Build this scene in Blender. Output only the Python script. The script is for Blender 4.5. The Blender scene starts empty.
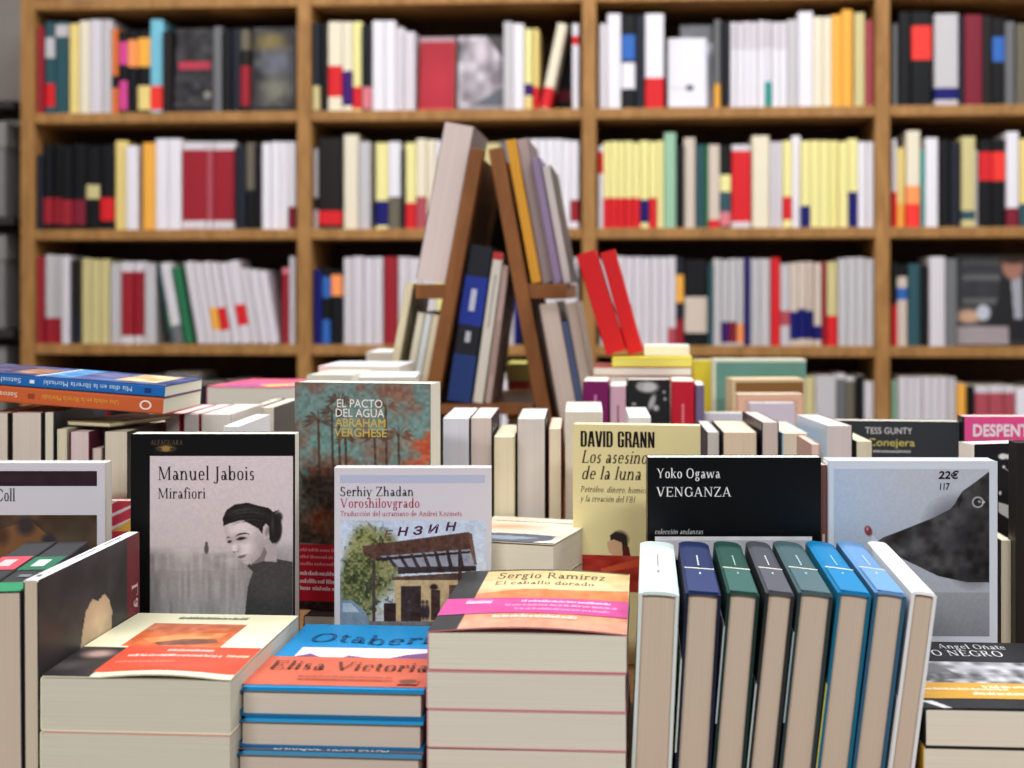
import bpy, math, random
import numpy as np
from mathutils import Matrix, Vector
R = random.Random(7)
NR = np.random.RandomState(5)
SC = bpy.context.scene
COL = SC.collection

# ------------------------------------------------------------------ camera, world, lights, exposure
F = 1430.0                    # focal length in pixels of the 1024x768 frame
PX0, PY0 = 540.0, 290.0       # principal point of the (cropped) photograph
CZ = 1.14                     # height of the lens
YAW = math.radians(4.2)       # the shop's own axes against the camera's
cam = bpy.data.cameras.new('camera')
cam.sensor_width = 36.0
cam.lens = 36.0 * F / 1024
cam.shift_x = (512 - PX0) / 1024
cam.shift_y = (PY0 - 384) / 1024
cam.clip_start = 0.05
cam.dof.use_dof = True
cam.dof.focus_distance = 1.3
cam.dof.aperture_fstop = 5.3
co = bpy.data.objects.new('camera', cam)
COL.objects.link(co)
co.location = (0, 0, CZ)
co.rotation_euler = (math.radians(90), 0, 0)
SC.camera = co

wd = bpy.data.worlds.new('shop_air')
SC.world = wd
wd.use_nodes = True
wd.node_tree.nodes['Background'].inputs[0].default_value = (0.95, 0.98, 1.0, 1)
wd.node_tree.nodes['Background'].inputs[1].default_value = 0.26

SC.view_settings.view_transform = 'Standard'
SC.view_settings.look = 'None'
SC.view_settings.gamma = 1
SC.view_settings.use_curve_mapping = False
SC.view_settings.exposure = 0.0

def shop(x, y, z):            # shop axes -> world
    return Vector((x * math.cos(YAW) + y * math.sin(YAW), -x * math.sin(YAW) + y * math.cos(YAW), z))

def ceiling_lamp(x, y, sx, sy, power):
    l = bpy.data.lights.new('ceiling_lamp', 'AREA')
    l.shape = 'RECTANGLE'; l.size = sx; l.size_y = sy; l.energy = power
    l.color = (0.955, 0.975, 1.0)
    o = bpy.data.objects.new('ceiling_lamp', l)
    COL.objects.link(o)
    o.location = shop(x, y, 2.86)
    o.rotation_euler = (0, 0, -YAW)
for lx in (-1.3, 0.1, 1.5):
    ceiling_lamp(lx, 1.5, 1.2, 0.4, 14)
    ceiling_lamp(lx, 2.7, 1.2, 0.3, 28)
for lx in (-1.0, 1.0):
    ceiling_lamp(lx, -1.3, 1.2, 0.5, 78)  # unseen lamps, set behind the camera to give frontal fill

# ------------------------------------------------------------------ small helpers
def at(px, py, d):
    return Vector(((px - PX0) * d / F, d, CZ - (py - PY0) * d / F))
def s2l(c):
    return tuple((v / 255 / 12.92) if v / 255 <= 0.04045 else ((v / 255 + 0.055) / 1.055) ** 2.4 for v in c[:3])
MATS = {}
def mat(c, rough=0.45, kind='cover'):
    c = tuple(int(max(0, min(255, v))) for v in c[:3])
    k = (c, rough, kind)
    if k in MATS:
        return MATS[k]
    m = bpy.data.materials.new('%s_%02x%02x%02x' % ((kind,) + c))
    m.use_nodes = True
    nt = m.node_tree
    b = nt.nodes['Principled BSDF']
    b.inputs['Base Color'].default_value = s2l(c) + (1,)
    b.inputs['Roughness'].default_value = rough
    b.inputs['Specular IOR Level'].default_value = 0.22
    if kind in ('page', 'wood', 'print'):
        tc = nt.nodes.new('ShaderNodeTexCoord')
        mp = nt.nodes.new('ShaderNodeMapping')
        nz = nt.nodes.new('ShaderNodeTexNoise')
        rp = nt.nodes.new('ShaderNodeMix'); rp.data_type = 'RGBA'; rp.blend_type = 'MULTIPLY'
        nt.links.new(tc.outputs['Object'], mp.inputs[0])
        nt.links.new(mp.outputs[0], nz.inputs['Vector'])
        cr = nt.nodes.new('ShaderNodeValToRGB')
        nt.links.new(nz.outputs['Fac'], cr.inputs[0])
        nt.links.new(cr.outputs[0], rp.inputs[7])
        rp.inputs[0].default_value = 1.0
        rp.inputs[6].default_value = s2l(c) + (1,)
        nt.links.new(rp.outputs[2], b.inputs['Base Color'])
        if kind == 'page':      # fine leaves, one beside the other across the thickness
            mp.inputs['Scale'].default_value = (3, 900, 3)
            nz.inputs['Scale'].default_value = 1.0; nz.inputs['Detail'].default_value = 2
            cr.color_ramp.elements[0].position = 0.3; cr.color_ramp.elements[0].color = (0.92, 0.91, 0.90, 1)
            cr.color_ramp.elements[1].position = 0.62; cr.color_ramp.elements[1].color = (1, 1, 1, 1)
            bp = nt.nodes.new('ShaderNodeBump'); bp.inputs['Strength'].default_value = 0.12; bp.inputs['Distance'].default_value = 0.0005
            nt.links.new(nz.outputs['Fac'], bp.inputs['Height'])
            nt.links.new(bp.outputs[0], b.inputs['Normal'])
        else:
            mp.inputs['Scale'].default_value = (9, 9, 2.2) if kind == 'wood' else (40, 40, 40)
            nz.inputs['Scale'].default_value = 3.0; nz.inputs['Detail'].default_value = 6
            nz.inputs['Distortion'].default_value = 1.5 if kind == 'wood' else 0.2
            cr.color_ramp.elements[0].position = 0.3; cr.color_ramp.elements[0].color = (0.7, 0.66, 0.6, 1)
            cr.color_ramp.elements[1].position = 0.7; cr.color_ramp.elements[1].color = (1.1, 1.1, 1.1, 1)
    MATS[k] = m
    return m
def page(c=(226, 215, 196)):
    return mat(tuple(v * 0.97 + o for v, o in zip(c, (0, 0, 0))), 0.85, 'page')
def art_mat():
    if 'art' not in MATS:
        m = bpy.data.materials.new('printed_paper')
        m.use_nodes = True
        nt = m.node_tree
        a = nt.nodes.new('ShaderNodeAttribute'); a.attribute_name = 'ink'
        b = nt.nodes['Principled BSDF']; b.inputs['Roughness'].default_value = 0.42; b.inputs['Specular IOR Level'].default_value = 0.22
        nt.links.new(a.outputs['Color'], b.inputs['Base Color'])
        MATS['art'] = m
    return MATS['art']

def link(name, me, parent=None):
    o = bpy.data.objects.new(name, me)
    COL.objects.link(o)
    if parent is not None:
        o.parent = parent
    return o
def tag(o, label=None, cat=None, group=None, kind=None):
    if label: o['label'] = label
    if cat: o['category'] = cat
    if group: o['group'] = group
    if kind: o['kind'] = kind
    return o
def mesh(name, verts, faces, mats, idx=None, parent=None, smooth=False):
    me = bpy.data.meshes.new(name)
    me.from_pydata([tuple(v) for v in verts], [], faces)
    for m in mats: me.materials.append(m)
    if idx is not None: me.polygons.foreach_set('material_index', idx)
    if smooth: me.polygons.foreach_set('use_smooth', [True] * len(me.polygons))
    me.update()
    return link(name, me, parent)
def box_vf(a, b):
    x0, y0, z0 = a; x1, y1, z1 = b
    v = [(x0, y0, z0), (x1, y0, z0), (x1, y1, z0), (x0, y1, z0), (x0, y0, z1), (x1, y0, z1), (x1, y1, z1), (x0, y1, z1)]
    f = [(0, 3, 2, 1), (4, 5, 6, 7), (0, 1, 5, 4), (1, 2, 6, 5), (2, 3, 7, 6), (3, 0, 4, 7)]
    return v, f
def box(name, a, b, m, parent=None, bevel=0.0, xf=None):
    v, f = box_vf(a, b)
    if xf is not None: v = [xf @ Vector(p) for p in v]
    o = mesh(name, v, f, [m], parent=parent)
    if bevel:
        md = o.modifiers.new('edge', 'BEVEL'); md.width = bevel; md.segments = 2; md.limit_method = 'ANGLE'
    return o
def empty(name, mw):
    o = bpy.data.objects.new(name, None)
    o.empty_display_size = 0.02
    COL.objects.link(o)
    o.matrix_world = mw
    return o
def children(o):
    return list(o.children)
def copy_tree(o, parent=None):
    c = o.copy(); COL.objects.link(c)
    if parent is not None: c.parent = parent
    for ch in children(o): copy_tree(ch, c)
    return c
def Rz(d): return Matrix.Rotation(math.radians(d), 4, 'Z')
def Ry(d): return Matrix.Rotation(math.radians(d), 4, 'Y')
def Rx(d): return Matrix.Rotation(math.radians(d), 4, 'X')
T = Matrix.Translation
def basis(X, Y, Z):
    m = Matrix.Identity(4)
    for i, c in enumerate((X, Y, Z)):
        for j in range(3): m[j][i] = c[j]
    return m
B_LIE = basis((1, 0, 0), (0, 0, -1), (0, 1, 0))        # front cover up, foot towards us
B_FAN = basis((0, 0, -1), (-1, 0, 0), (0, 1, 0))       # on its fore-edge, spine up
B_SPINE = basis((0, 1, 0), (0, 0, -1), (-1, 0, 0))     # front cover up, spine towards us
YD = -4.2

# ------------------------------------------------------------------ serif letters drawn as pen strokes
TK, TN = 0.094, 0.042
def _quad(p): return [p]
def V(x, y0, y1, w=TK): return [[(x - w / 2, y0), (x + w / 2, y0), (x + w / 2, y1), (x - w / 2, y1)]]
def H(x0, x1, y, w=TN): return [[(x0, y - w / 2), (x1, y - w / 2), (x1, y + w / 2), (x0, y + w / 2)]]
def S(x, y, w=0.19): return H(x - w / 2, x + w / 2, y + (0.013 if y < 0.3 else -0.013), 0.026)
def D(x0, y0, x1, y1, w):
    return [[(x0 - w / 2, y0), (x0 + w / 2, y0), (x1 + w / 2, y1), (x1 - w / 2, y1)]]
def A(cx, cy, rx, ry, a0, a1, tk=TK, n=14):
    out = []; n = max(3, int(n * abs(a1 - a0) / 360) + 2)
    pts = []
    for i in range(n + 1):
        a = math.radians(a0 + (a1 - a0) * i / n)
        w = TN + (tk - TN) * abs(math.cos(a)) ** 1.3
        c, s = math.cos(a), math.sin(a)
        pts.append(((cx + (rx - w * abs(c) * 0.5 - TN * 0.3) * c + w / 2 * c, cy + ry * s + w / 2 * s), (cx + (rx - w * abs(c) * 0.5 - TN * 0.3) * c - w / 2 * c, cy + ry * s - w / 2 * s)))
    for p, q in zip(pts, pts[1:]):
        out.append([p[0], q[0], q[1], p[1]])
    return out
def BALL(x, y, r=0.05): return [[(x + r * math.cos(k * math.pi / 4), y + r * math.sin(k * math.pi / 4)) for k in range(8)]]
C_, X_ = 0.66, 0.44
_o = A(.22, .22, .19, .21, 0, 360)
GL = {
 'a': (.43, A(.18, .12, .13, .11, 0, 360) + V(.31, .03, .30) + A(.2, .3, .125, .13, 0, 150) + H(.3, .41, .03)),
 'b': (.47, V(.1, 0, .7) + A(.25, .21, .18, .21, -170, 170) + S(.06, .7, .12)),
 'c': (.41, A(.22, .22, .18, .21, 40, 320) + BALL(.35, .33, .04)),
 'd': (.48, A(.22, .21, .18, .21, 10, 350) + V(.36, 0, .7) + S(.33, .7, .12) + S(.4, 0, .12)),
 'e': (.43, A(.22, .22, .18, .21, 0, 318) + H(.06, .39, .24)),
 'f': (.29, V(.13, 0, .57) + A(.24, .56, .13, .13, 50, 180) + H(.02, .27, .43) + S(.13, 0) + BALL(.29, .63, .04)),
 'g': (.44, A(.2, .29, .14, .14, 0, 360) + A(.21, -.08, .17, .11, 0, 360) + D(.12, .04, .12, .17, .04) + H(.3, .42, .42)),
 'h': (.5, V(.11, 0, .7) + A(.25, .28, .15, .15, 0, 170) + V(.37, 0, .29) + S(.11, 0) + S(.37, 0) + S(.07, .7, .12)),
 'i': (.24, V(.12, 0, X_) + S(.12, 0) + S(.08, X_, .12) + BALL(.11, .6)),
 'j': (.24, V(.12, -.1, X_) + A(.04, -.1, .11, .1, -150, 0) + S(.08, X_, .12) + BALL(.11, .6)),
 'k': (.48, V(.11, 0, .7) + D(.14, .2, .36, X_, .04) + D(.4, 0, .2, .27, TK) + S(.11, 0) + S(.4, 0) + S(.36, X_) + S(.07, .7, .12)),
 'l': (.24, V(.12, 0, .7) + S(.12, 0) + S(.08, .7, .12)),
 'm': (.74, V(.11, 0, X_) + A(.24, .28, .14, .15, 0, 170) + V(.36, 0, .29) + A(.49, .28, .14, .15, 0, 170) + V(.61, 0, .29) + S(.11, 0) + S(.36, 0) + S(.61, 0) + S(.07, X_, .12)),
 'n': (.5, V(.11, 0, X_) + A(.25, .28, .15, .15, 0, 170) + V(.37, 0, .29) + S(.11, 0) + S(.37, 0) + S(.07, X_, .12)),
 'o': (.44, _o),
 'p': (.48, V(.11, -.2, X_) + A(.26, .21, .18, .21, -170, 170) + S(.11, -.2) + S(.07, X_, .12)),
 'r': (.36, V(.11, 0, X_) + A(.25, .29, .13, .14, 60, 170) + BALL(.31, .38, .05) + S(.11, 0) + S(.07, X_, .12)),
 's': (.35, A(.18, .32, .12, .11, 30, 250) + A(.18, .115, .13, .11, -150, 80) + D(.24, .18, .12, .26, .07)),
 't': (.29, V(.13, .06, .56) + A(.22, .08, .1, .07, 180, 300) + H(.03, .26, .43)),
 'u': (.5, V(.11, .14, X_) + A(.24, .15, .15, .15, 180, 350) + V(.37, 0, X_) + S(.07, X_, .12) + S(.33, X_, .12) + S(.42, 0, .12)),
 'v': (.46, D(.22, 0, .08, X_, TK) + D(.24, 0, .38, X_, .045) + S(.08, X_) + S(.38, X_, .16)),
 'w': (.68, D(.2, 0, .08, X_, TK) + D(.22, 0, .34, X_, .045) + D(.46, 0, .34, X_, TK) + D(.48, 0, .6, X_, .045) + S(.08, X_) + S(.34, X_, .14) + S(.6, X_, .16)),
 'y': (.46, D(.23, 0, .08, X_, TK) + D(.14, -.2, .38, X_, .045) + S(.08, X_) + S(.38, X_, .16) + BALL(.1, -.18, .045)),
 'z': (.4, H(.05, .35, .42) + H(.05, .36, .02) + D(.09, .02, .31, .42, TK)),
 'A': (.66, D(.1, 0, .32, C_, .045) + D(.54, 0, .33, C_, TK) + H(.18, .47, .22) + S(.1, 0) + S(.54, 0)),
 'B': (.56, V(.13, 0, C_) + A(.26, .49, .18, .16, -90, 90) + A(.28, .17, .2, .17, -90, 90) + H(.1, .28, .65) + H(.1, .28, .015) + H(.13, .28, .33) + S(.1, 0, .14) + S(.1, C_, .14)),
 'C': (.62, A(.33, .33, .27, .32, 40, 320) + V(.53, .46, .6, .03) + V(.53, .06, .2, .03)),
 'E': (.56, V(.14, 0, C_) + H(.06, .48, .645) + H(.06, .5, .015) + H(.14, .38, .34) + V(.48, .52, .65, .03) + V(.5, .01, .15, .03) + V(.38, .27, .41, .03)),
 'F': (.52, V(.14, 0, C_) + H(.06, .47, .645) + H(.14, .38, .34) + V(.47, .52, .65, .03) + V(.38, .27, .41, .03) + S(.14, 0)),
 'G': (.66, A(.34, .33, .28, .32, 40, 330) + V(.54, .46, .6, .03) + V(.55, .04, .27) + S(.54, .29, .2)),
 'I': (.3, V(.15, 0, C_) + S(.15, 0) + S(.15, C_)),
 'J': (.34, V(.19, -.05, C_) + A(.09, -.05, .14, .1, -160, 0) + S(.19, C_)),
 'K': (.62, V(.14, 0, C_) + D(.17, .28, .48, C_, .045) + D(.52, 0, .25, .36, TK) + S(.14, 0) + S(.14, C_) + S(.52, 0) + S(.48, C_)),
 'L': (.52, V(.14, 0, C_) + H(.06, .47, .015) + V(.47, .01, .16, .03) + S(.14, C_)),
 'M': (.8, V(.13, 0, C_, .04) + V(.66, 0, C_) + D(.38, .04, .15, C_, TK) + D(.39, .04, .64, C_, .045) + S(.13, 0) + S(.66, 0) + S(.11, C_, .15) + S(.68, C_, .15)),
 'N': (.68, V(.13, 0, C_, .04) + V(.55, 0, C_, .04) + D(.54, .02, .14, C_, TK) + S(.13, 0) + S(.1, C_, .15) + S(.55, C_)),
 'O': (.68, A(.34, .33, .29, .32, 0, 360)),
 'P': (.54, V(.14, 0, C_) + A(.27, .48, .2, .17, -90, 90) + H(.1, .28, .645) + H(.14, .28, .31) + S(.14, 0) + S(.1, C_, .14)),
 'R': (.6, V(.14, 0, C_) + A(.27, .49, .19, .16, -90, 90) + H(.1, .28, .645) + H(.14, .28, .335) + D(.52, 0, .28, .33, TK) + S(.14, 0) + S(.1, C_, .14) + S(.53, 0, .14)),
 'S': (.5, A(.25, .49, .18, .16, 30, 250) + A(.25, .17, .2, .16, -150, 80) + D(.35, .26, .15, .4, .085) + V(.41, .5, .62, .03) + V(.06, .04, .17, .03)),
 'T': (.58, V(.29, 0, C_) + H(.04, .54, .645) + V(.05, .5, .65, .03) + V(.53, .5, .65, .03) + S(.29, 0)),
 'U': (.66, V(.14, .2, C_) + A(.33, .21, .23, .2, 180, 360) + V(.53, .2, C_, .04) + S(.14, C_) + S(.53, C_)),
 'V': (.64, D(.32, 0, .1, C_, TK) + D(.33, 0, .53, C_, .045) + S(.1, C_) + S(.53, C_)),
 'Y': (.62, D(.3, .28, .1, C_, TK) + D(.31, .28, .51, C_, .045) + V(.305, 0, .3) + S(.1, C_) + S(.51, C_) + S(.305, 0)),
 'Z': (.58, H(.06, .52, .645) + H(.06, .52, .015) + D(.1, .01, .47, .65, TK) + V(.07, .52, .65, .03) + V(.51, .01, .15, .03)),
 ',': (.2, BALL(.1, .03, .04) + D(.06, -.1, .12, .03, .03)), '.': (.2, BALL(.1, .03, .045)), '-': (.3, H(.05, .25, .2)), ' ': (.24, []),
}
_ac = D(.2, .5, .28, .64, .05)
GL['ó'] = (.44, _o + _ac)
GL['í'] = (.24, V(.12, 0, X_) + S(.12, 0) + S(.08, X_, .12) + D(.1, .5, .17, .64, .05))
GL['ñ'] = (.5, GL['n'][1] + H(.15, .35, .56, .05))
def serif(txt, shear=0.0, weight=1.0):
    polys, x = [], 0.0
    for ch in txt:
        adv, ps = GL.get(ch, GL[' '])
        for p in ps: polys.append([(x + q[0] + shear * q[1], q[1]) for q in p])
        x += adv
    return polys, x
BK, BH = .135, .105
BLOCK = {                                  # tall, heavy, narrow capitals
 'D': V(.09, 0, 1, BK) + H(.05, .28, 1 - BH / 2, BH) + H(.05, .28, BH / 2, BH) + V(.31, .13, .87, BK) + [[(.24, 0), (.3, .01), (.375, .14), (.24, .14)], [(.24, 1), (.24, .86), (.375, .86), (.3, .99)]],
 'A': D(.07, 0, .185, 1, .13) + D(.35, 0, .235, 1, .13) + H(.1, .32, .25, .1), 'V': D(.185, 0, .07, 1, .13) + D(.235, 0, .35, 1, .13), 'I': V(.09, 0, 1, BK),
 'G': V(.09, .1, .9, BK) + H(.07, .3, 1 - BH / 2, BH) + H(.07, .3, BH / 2, BH) + V(.31, .04, .5, BK) + H(.2, .36, .46, .09) + V(.31, .68, .9, BK) + [[(.0225, .1), (.1, .0), (.1, .12)], [(.0225, .9), (.1, .88), (.1, 1)], [(.28, 1), (.28, .88), (.3775, .9)]],
 'R': V(.09, 0, 1, BK) + H(.05, .29, 1 - BH / 2, BH) + H(.05, .3, .5, BH) + V(.31, .54, .9, BK) + D(.34, 0, .29, .5, BK) + [[(.28, 1), (.28, .88), (.3775, .9)]],
 'N': V(.09, 0, 1, .12) + V(.33, 0, 1, .12) + D(.325, 0, .095, 1, .125)}
BADV = {'I': .19, 'N': .43, 'A': .42, 'V': .42, ' ': .22}
_TXT = {}
def sans(txt, offset=0.0, space=1.0):
    k = (txt, offset, space)
    if k not in _TXT:
        cu = bpy.data.curves.new('lettering_source', 'FONT')
        cu.body = txt; cu.size = 1.0; cu.offset = offset; cu.space_character = space; cu.resolution_u = 3
        o = bpy.data.objects.new('lettering_source', cu)
        COL.objects.link(o)
        dg = bpy.context.evaluated_depsgraph_get()
        me = bpy.data.meshes.new_from_object(o.evaluated_get(dg))
        bpy.data.objects.remove(o); bpy.data.curves.remove(cu)
        vs = [(v.co.x, v.co.y) for v in me.vertices]
        fs = [tuple(p.vertices) for p in me.polygons]
        bpy.data.meshes.remove(me)
        xs = [v[0] for v in vs] or [0, 1]
        _TXT[k] = ([(v[0] - min(xs), v[1]) for v in vs], fs, max(xs) - min(xs))
    return _TXT[k]

# ------------------------------------------------------------------ printed pictures: ink held per point of a fine grid
class Canvas:
    """A picture to be printed, drawn in its own units; (x0,y0)-(x1,y1) is its frame, y downwards."""
    def __init__(s, x0, y0, x1, y1, res, bg):
        s.x0, s.y0, s.x1, s.y1 = x0, y0, x1, y1
        s.W = max(2, int((x1 - x0) * res)); s.H = max(2, int((y1 - y0) * res))
        s.X, s.Y = np.meshgrid(np.linspace(x0, x1, s.W), np.linspace(y0, y1, s.H))
        s.a = np.zeros((s.H, s.W, 3)); s.a[:] = bg
    def mix(s, m, c, al=1.0):
        m = (m * al)[..., None]
        s.a = s.a * (1 - m) + np.array(c, float) * m
    def poly(s, pts, c, al=1.0):
        ins = np.zeros(s.X.shape, bool)
        n = len(pts)
        for i in range(n):
            xa, ya = pts[i]; xb, yb = pts[(i + 1) % n]
            if ya == yb: continue
            cond = ((ya > s.Y) != (yb > s.Y)) & (s.X < (xb - xa) * (s.Y - ya) / (yb - ya) + xa)
            ins ^= cond
        s.mix(ins.astype(float), c, al)
    def ell(s, cx, cy, rx, ry, c, al=1.0, soft=0.15, rot=0):
        dx, dy = s.X - cx, s.Y - cy
        if rot:
            r = math.radians(rot); dx, dy = dx * math.cos(r) + dy * math.sin(r), -dx * math.sin(r) + dy * math.cos(r)
        q = np.sqrt((dx / rx) ** 2 + (dy / ry) ** 2)
        s.mix(np.clip((1 + soft - q) / (2 * soft), 0, 1), c, al)
    def rect(s, x0, y0, x1, y1, c, al=1.0):
        s.mix(((s.X >= x0) & (s.X <= x1) & (s.Y >= y0) & (s.Y <= y1)).astype(float), c, al)
    def grad(s, y0, c0, y1, c1, m=None):
        t = np.clip((s.Y - y0) / (y1 - y0), 0, 1)[..., None]
        g = np.array(c0, float) * (1 - t) + np.array(c1, float) * t
        if m is None: m = (s.Y >= y0) & (s.Y <= y1)
        s.a = np.where(m[..., None], g, s.a)
    def noise(s, cx, cy, seed=0):
        r = np.random.RandomState(seed)
        gw, gh = max(2, int((s.x1 - s.x0) / cx) + 2), max(2, int((s.y1 - s.y0) / cy) + 2)
        g = r.rand(gh, gw)
        fx = (s.X - s.x0) / (s.x1 - s.x0) * (gw - 1.001); fy = (s.Y - s.y0) / (s.y1 - s.y0) * (gh - 1.001)
        ix, iy = fx.astype(int), fy.astype(int); tx, ty = fx - ix, fy - iy
        tx = tx * tx * (3 - 2 * tx); ty = ty * ty * (3 - 2 * ty)
        ix1, iy1 = np.minimum(ix + 1, gw - 1), np.minimum(iy + 1, gh - 1)
        return (g[iy, ix] * (1 - tx) + g[iy, ix1] * tx) * (1 - ty) + (g[iy1, ix] * (1 - tx) + g[iy1, ix1] * tx) * ty
    def blur(s, n=1):
        for _ in range(n):
            p = np.pad(s.a, ((1, 1), (1, 1), (0, 0)), 'edge')
            s.a = (p[:-2, 1:-1] + p[2:, 1:-1] + p[1:-1, :-2] + p[1:-1, 2:] + 2 * p[1:-1, 1:-1]) / 6
    def inside(s, pts):
        t = s.a.copy(); s.a = np.zeros_like(t); s.poly(pts, (1, 1, 1)); m = s.a[..., 0].copy(); s.a = t
        return m
    def grain(s, cx, cy, amt, seed=0, m=None):
        n = (s.noise(cx, cy, seed) - 0.5) * amt
        if m is not None: n = n * m
        s.a = np.clip(s.a + n[..., None], 0, 255)
def art_mesh(name, cv, to3d, parent):
    u, v = cv.X.ravel(), cv.Y.ravel()
    co_ = to3d(u, v)
    W, Hh = cv.W, cv.H
    i = np.arange(W * Hh).reshape(Hh, W)
    f = np.stack([i[:-1, :-1].ravel(), i[1:, :-1].ravel(), i[1:, 1:].ravel(), i[:-1, 1:].ravel()], 1)
    me = bpy.data.meshes.new(name)
    me.vertices.add(W * Hh); me.vertices.foreach_set('co', co_.astype(np.float32).ravel())
    n = len(f)
    me.loops.add(n * 4); me.loops.foreach_set('vertex_index', f.astype(np.int32).ravel())
    me.polygons.add(n); me.polygons.foreach_set('loop_start', np.arange(0, n * 4, 4, dtype=np.int32))
    me.update(calc_edges=True)
    c = np.clip(cv.a.reshape(-1, 3) / 255, 0, 1)
    c = np.where(c <= 0.04045, c / 12.92, ((c + 0.055) / 1.055) ** 2.4)
    at_ = me.attributes.new('ink', 'FLOAT_COLOR', 'POINT')
    at_.data.foreach_set('color', np.concatenate([c, np.ones((len(c), 1))], 1).astype(np.float32).ravel())
    me.materials.append(art_mat())
    return link(name, me, parent)

# ------------------------------------------------------------------ a book with its parts
class Book:
    """Local axes: x from spine (-) to fore-edge (+), y from front cover (-) to back cover (+), z from foot (0) to head (h)."""
    def __init__(s, name, w, h, t, mw, cover=(30, 30, 32), pages=(226, 215, 196), hard=False, spine=None, back=None, rough=0.42, warp=None, ct=None, round_=None, inset=None, bul=None):
        s.w, s.h, s.t = w, h, t
        s.ct = ct if ct else (0.0026 if hard else 0.0009)
        s.warp = warp
        s.root = empty(name, mw)
        ct = s.ct
        mats = [mat(cover, rough), mat(spine or cover, rough), mat(back or cover, rough)]
        r = round_ if round_ is not None else (min(0.006, t * 0.3) if hard else min(0.0018, t * 0.2))
        prof, reg = [], []
        nx = 14 if warp else 2
        xs = np.linspace(w / 2, -w / 2 + r, nx)
        for x in xs: prof.append((x, -t / 2)); reg.append(0)
        bul = (min(0.004, t * 0.12) if hard else 0.0) if bul is None else bul
        s.bul = bul
        for k in range(1, 8):
            a = math.radians(90 * k / 4) if not hard else None
            if hard:
                yy = -t / 2 + t * k / 8
                e = 1 - (2 * k / 8 - 1) ** 4
                prof.append((-w / 2 + r * (1 - e) - bul * e, yy)); reg.append(1)
            else:
                if k <= 3: aa = math.radians(30 * k); p = (-w / 2 + r - r * math.sin(aa), -t / 2 + r - r * math.cos(aa))
                elif k == 4: p = (-w / 2, 0)
                else: aa = math.radians(30 * (8 - k)); p = (-w / 2 + r - r * math.sin(aa), t / 2 - r + r * math.cos(aa))
                prof.append(p); reg.append(1)
        prof.append((-w / 2 + r, t / 2)); reg.append(2)
        prof.append((w / 2, t / 2)); reg.append(2)
        n = len(prof)
        inner = []
        for i, (x, y) in enumerate(prof):
            xi = max(x, -w / 2 + ct) if reg[i] == 1 else x
            yi = max(-t / 2 + ct, min(t / 2 - ct, y))
            if reg[i] == 1: xi = x + ct
            inner.append((xi, yi))
        nz = 12 if warp else 2
        zs = np.linspace(0, h, nz)
        v = []
        for z in zs:
            for i, (x, y) in enumerate(prof):
                dy = -warp(x, z) if (warp and reg[i] == 0) else 0
                v.append((x, y + dy, z))
        for z in zs:
            for i, (x, y) in enumerate(inner):
                dy = -warp(x, z) if (warp and reg[i] == 0) else 0
                v.append((x, y + dy, z))
        f, idx = [], []
        off = n * nz
        for k in range(nz - 1):
            for i in range(n - 1):
                g = reg[i] if reg[i] == reg[i + 1] else 1
                f.append((k * n + i, (k + 1) * n + i, (k + 1) * n + i + 1, k * n + i + 1)); idx.append(g)
                f.append((off + k * n + i, off + k * n + i + 1, off + (k + 1) * n + i + 1, off + (k + 1) * n + i)); idx.append(g)
            for i in (0, n - 1):
                q = (k * n + i, off + k * n + i, off + (k + 1) * n + i, (k + 1) * n + i)
                f.append(q if i == 0 else q[::-1]); idx.append(reg[i])
        for k, flip in ((0, False), (nz - 1, True)):
            for i in range(n - 1):
                g = reg[i] if reg[i] == reg[i + 1] else 1
                q = (k * n + i, k * n + i + 1, off + k * n + i + 1, off + k * n + i)
                f.append(q[::-1] if flip else q); idx.append(g)
        s.cover = mesh('cover', v, f, mats, idx, s.root)
        ins = inset if inset is not None else (0.003 if hard else 0.0004)
        a = (-w / 2 + ct * 1.05, -t / 2 + ct * 1.02, ins); b = (w / 2 - ins, t / 2 - ct * 1.02, h - ins)
        s.block = box('page_block', a, b, page(pages), s.root)
    # --- printing on the front cover; pos(px,py) maps the photograph's or unit coordinates to x,z
    def map_px(s, x0, x1, ytop, d):
        k = s.w / (x1 - x0)
        s.fx = lambda u: (u - x0) * k - s.w / 2
        s.fz = lambda v: s.h - (v - ytop) * d / F
        s.sc = k; s.sv = d / F
        return s
    def map_unit(s):           # u 0..1 from spine to fore-edge, v 0..1 from head to foot
        s.fx = lambda u: (u - 0.5) * s.w
        s.fz = lambda v: s.h * (1 - v)
        s.sc = s.w; s.sv = s.h
        return s
    def _front(s, x, z, lay):
        y = -s.t / 2 - 0.00022 * lay
        if s.warp: y -= s.warp(x, z)
        return (x, y, z)
    def art(s, cv, lay=1, name='cover_art', label=None):
        def to3(u, v):
            x, z = s.fx(u), s.fz(v)
            y = np.full(x.shape, -s.t / 2 - 0.00022 * lay)
            if s.warp: y = y - np.array([s.warp(a, b) for a, b in zip(x, z)])
            return np.stack([x, y, z], 1)
        o = art_mesh(name, cv, to3, s.cover)
        if label: o['label'] = label
        return o
    def _place(s, polys2d, m, lay, name, label):
        v, f = [], []
        for p in polys2d:
            b = len(v); v += [s._front(x, z, lay) for x, z in p]; f.append(tuple(range(b, b + len(p))))
        o = mesh(name, v, f, [m], parent=s.cover)
        if label: o['label'] = label
        return o
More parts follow.
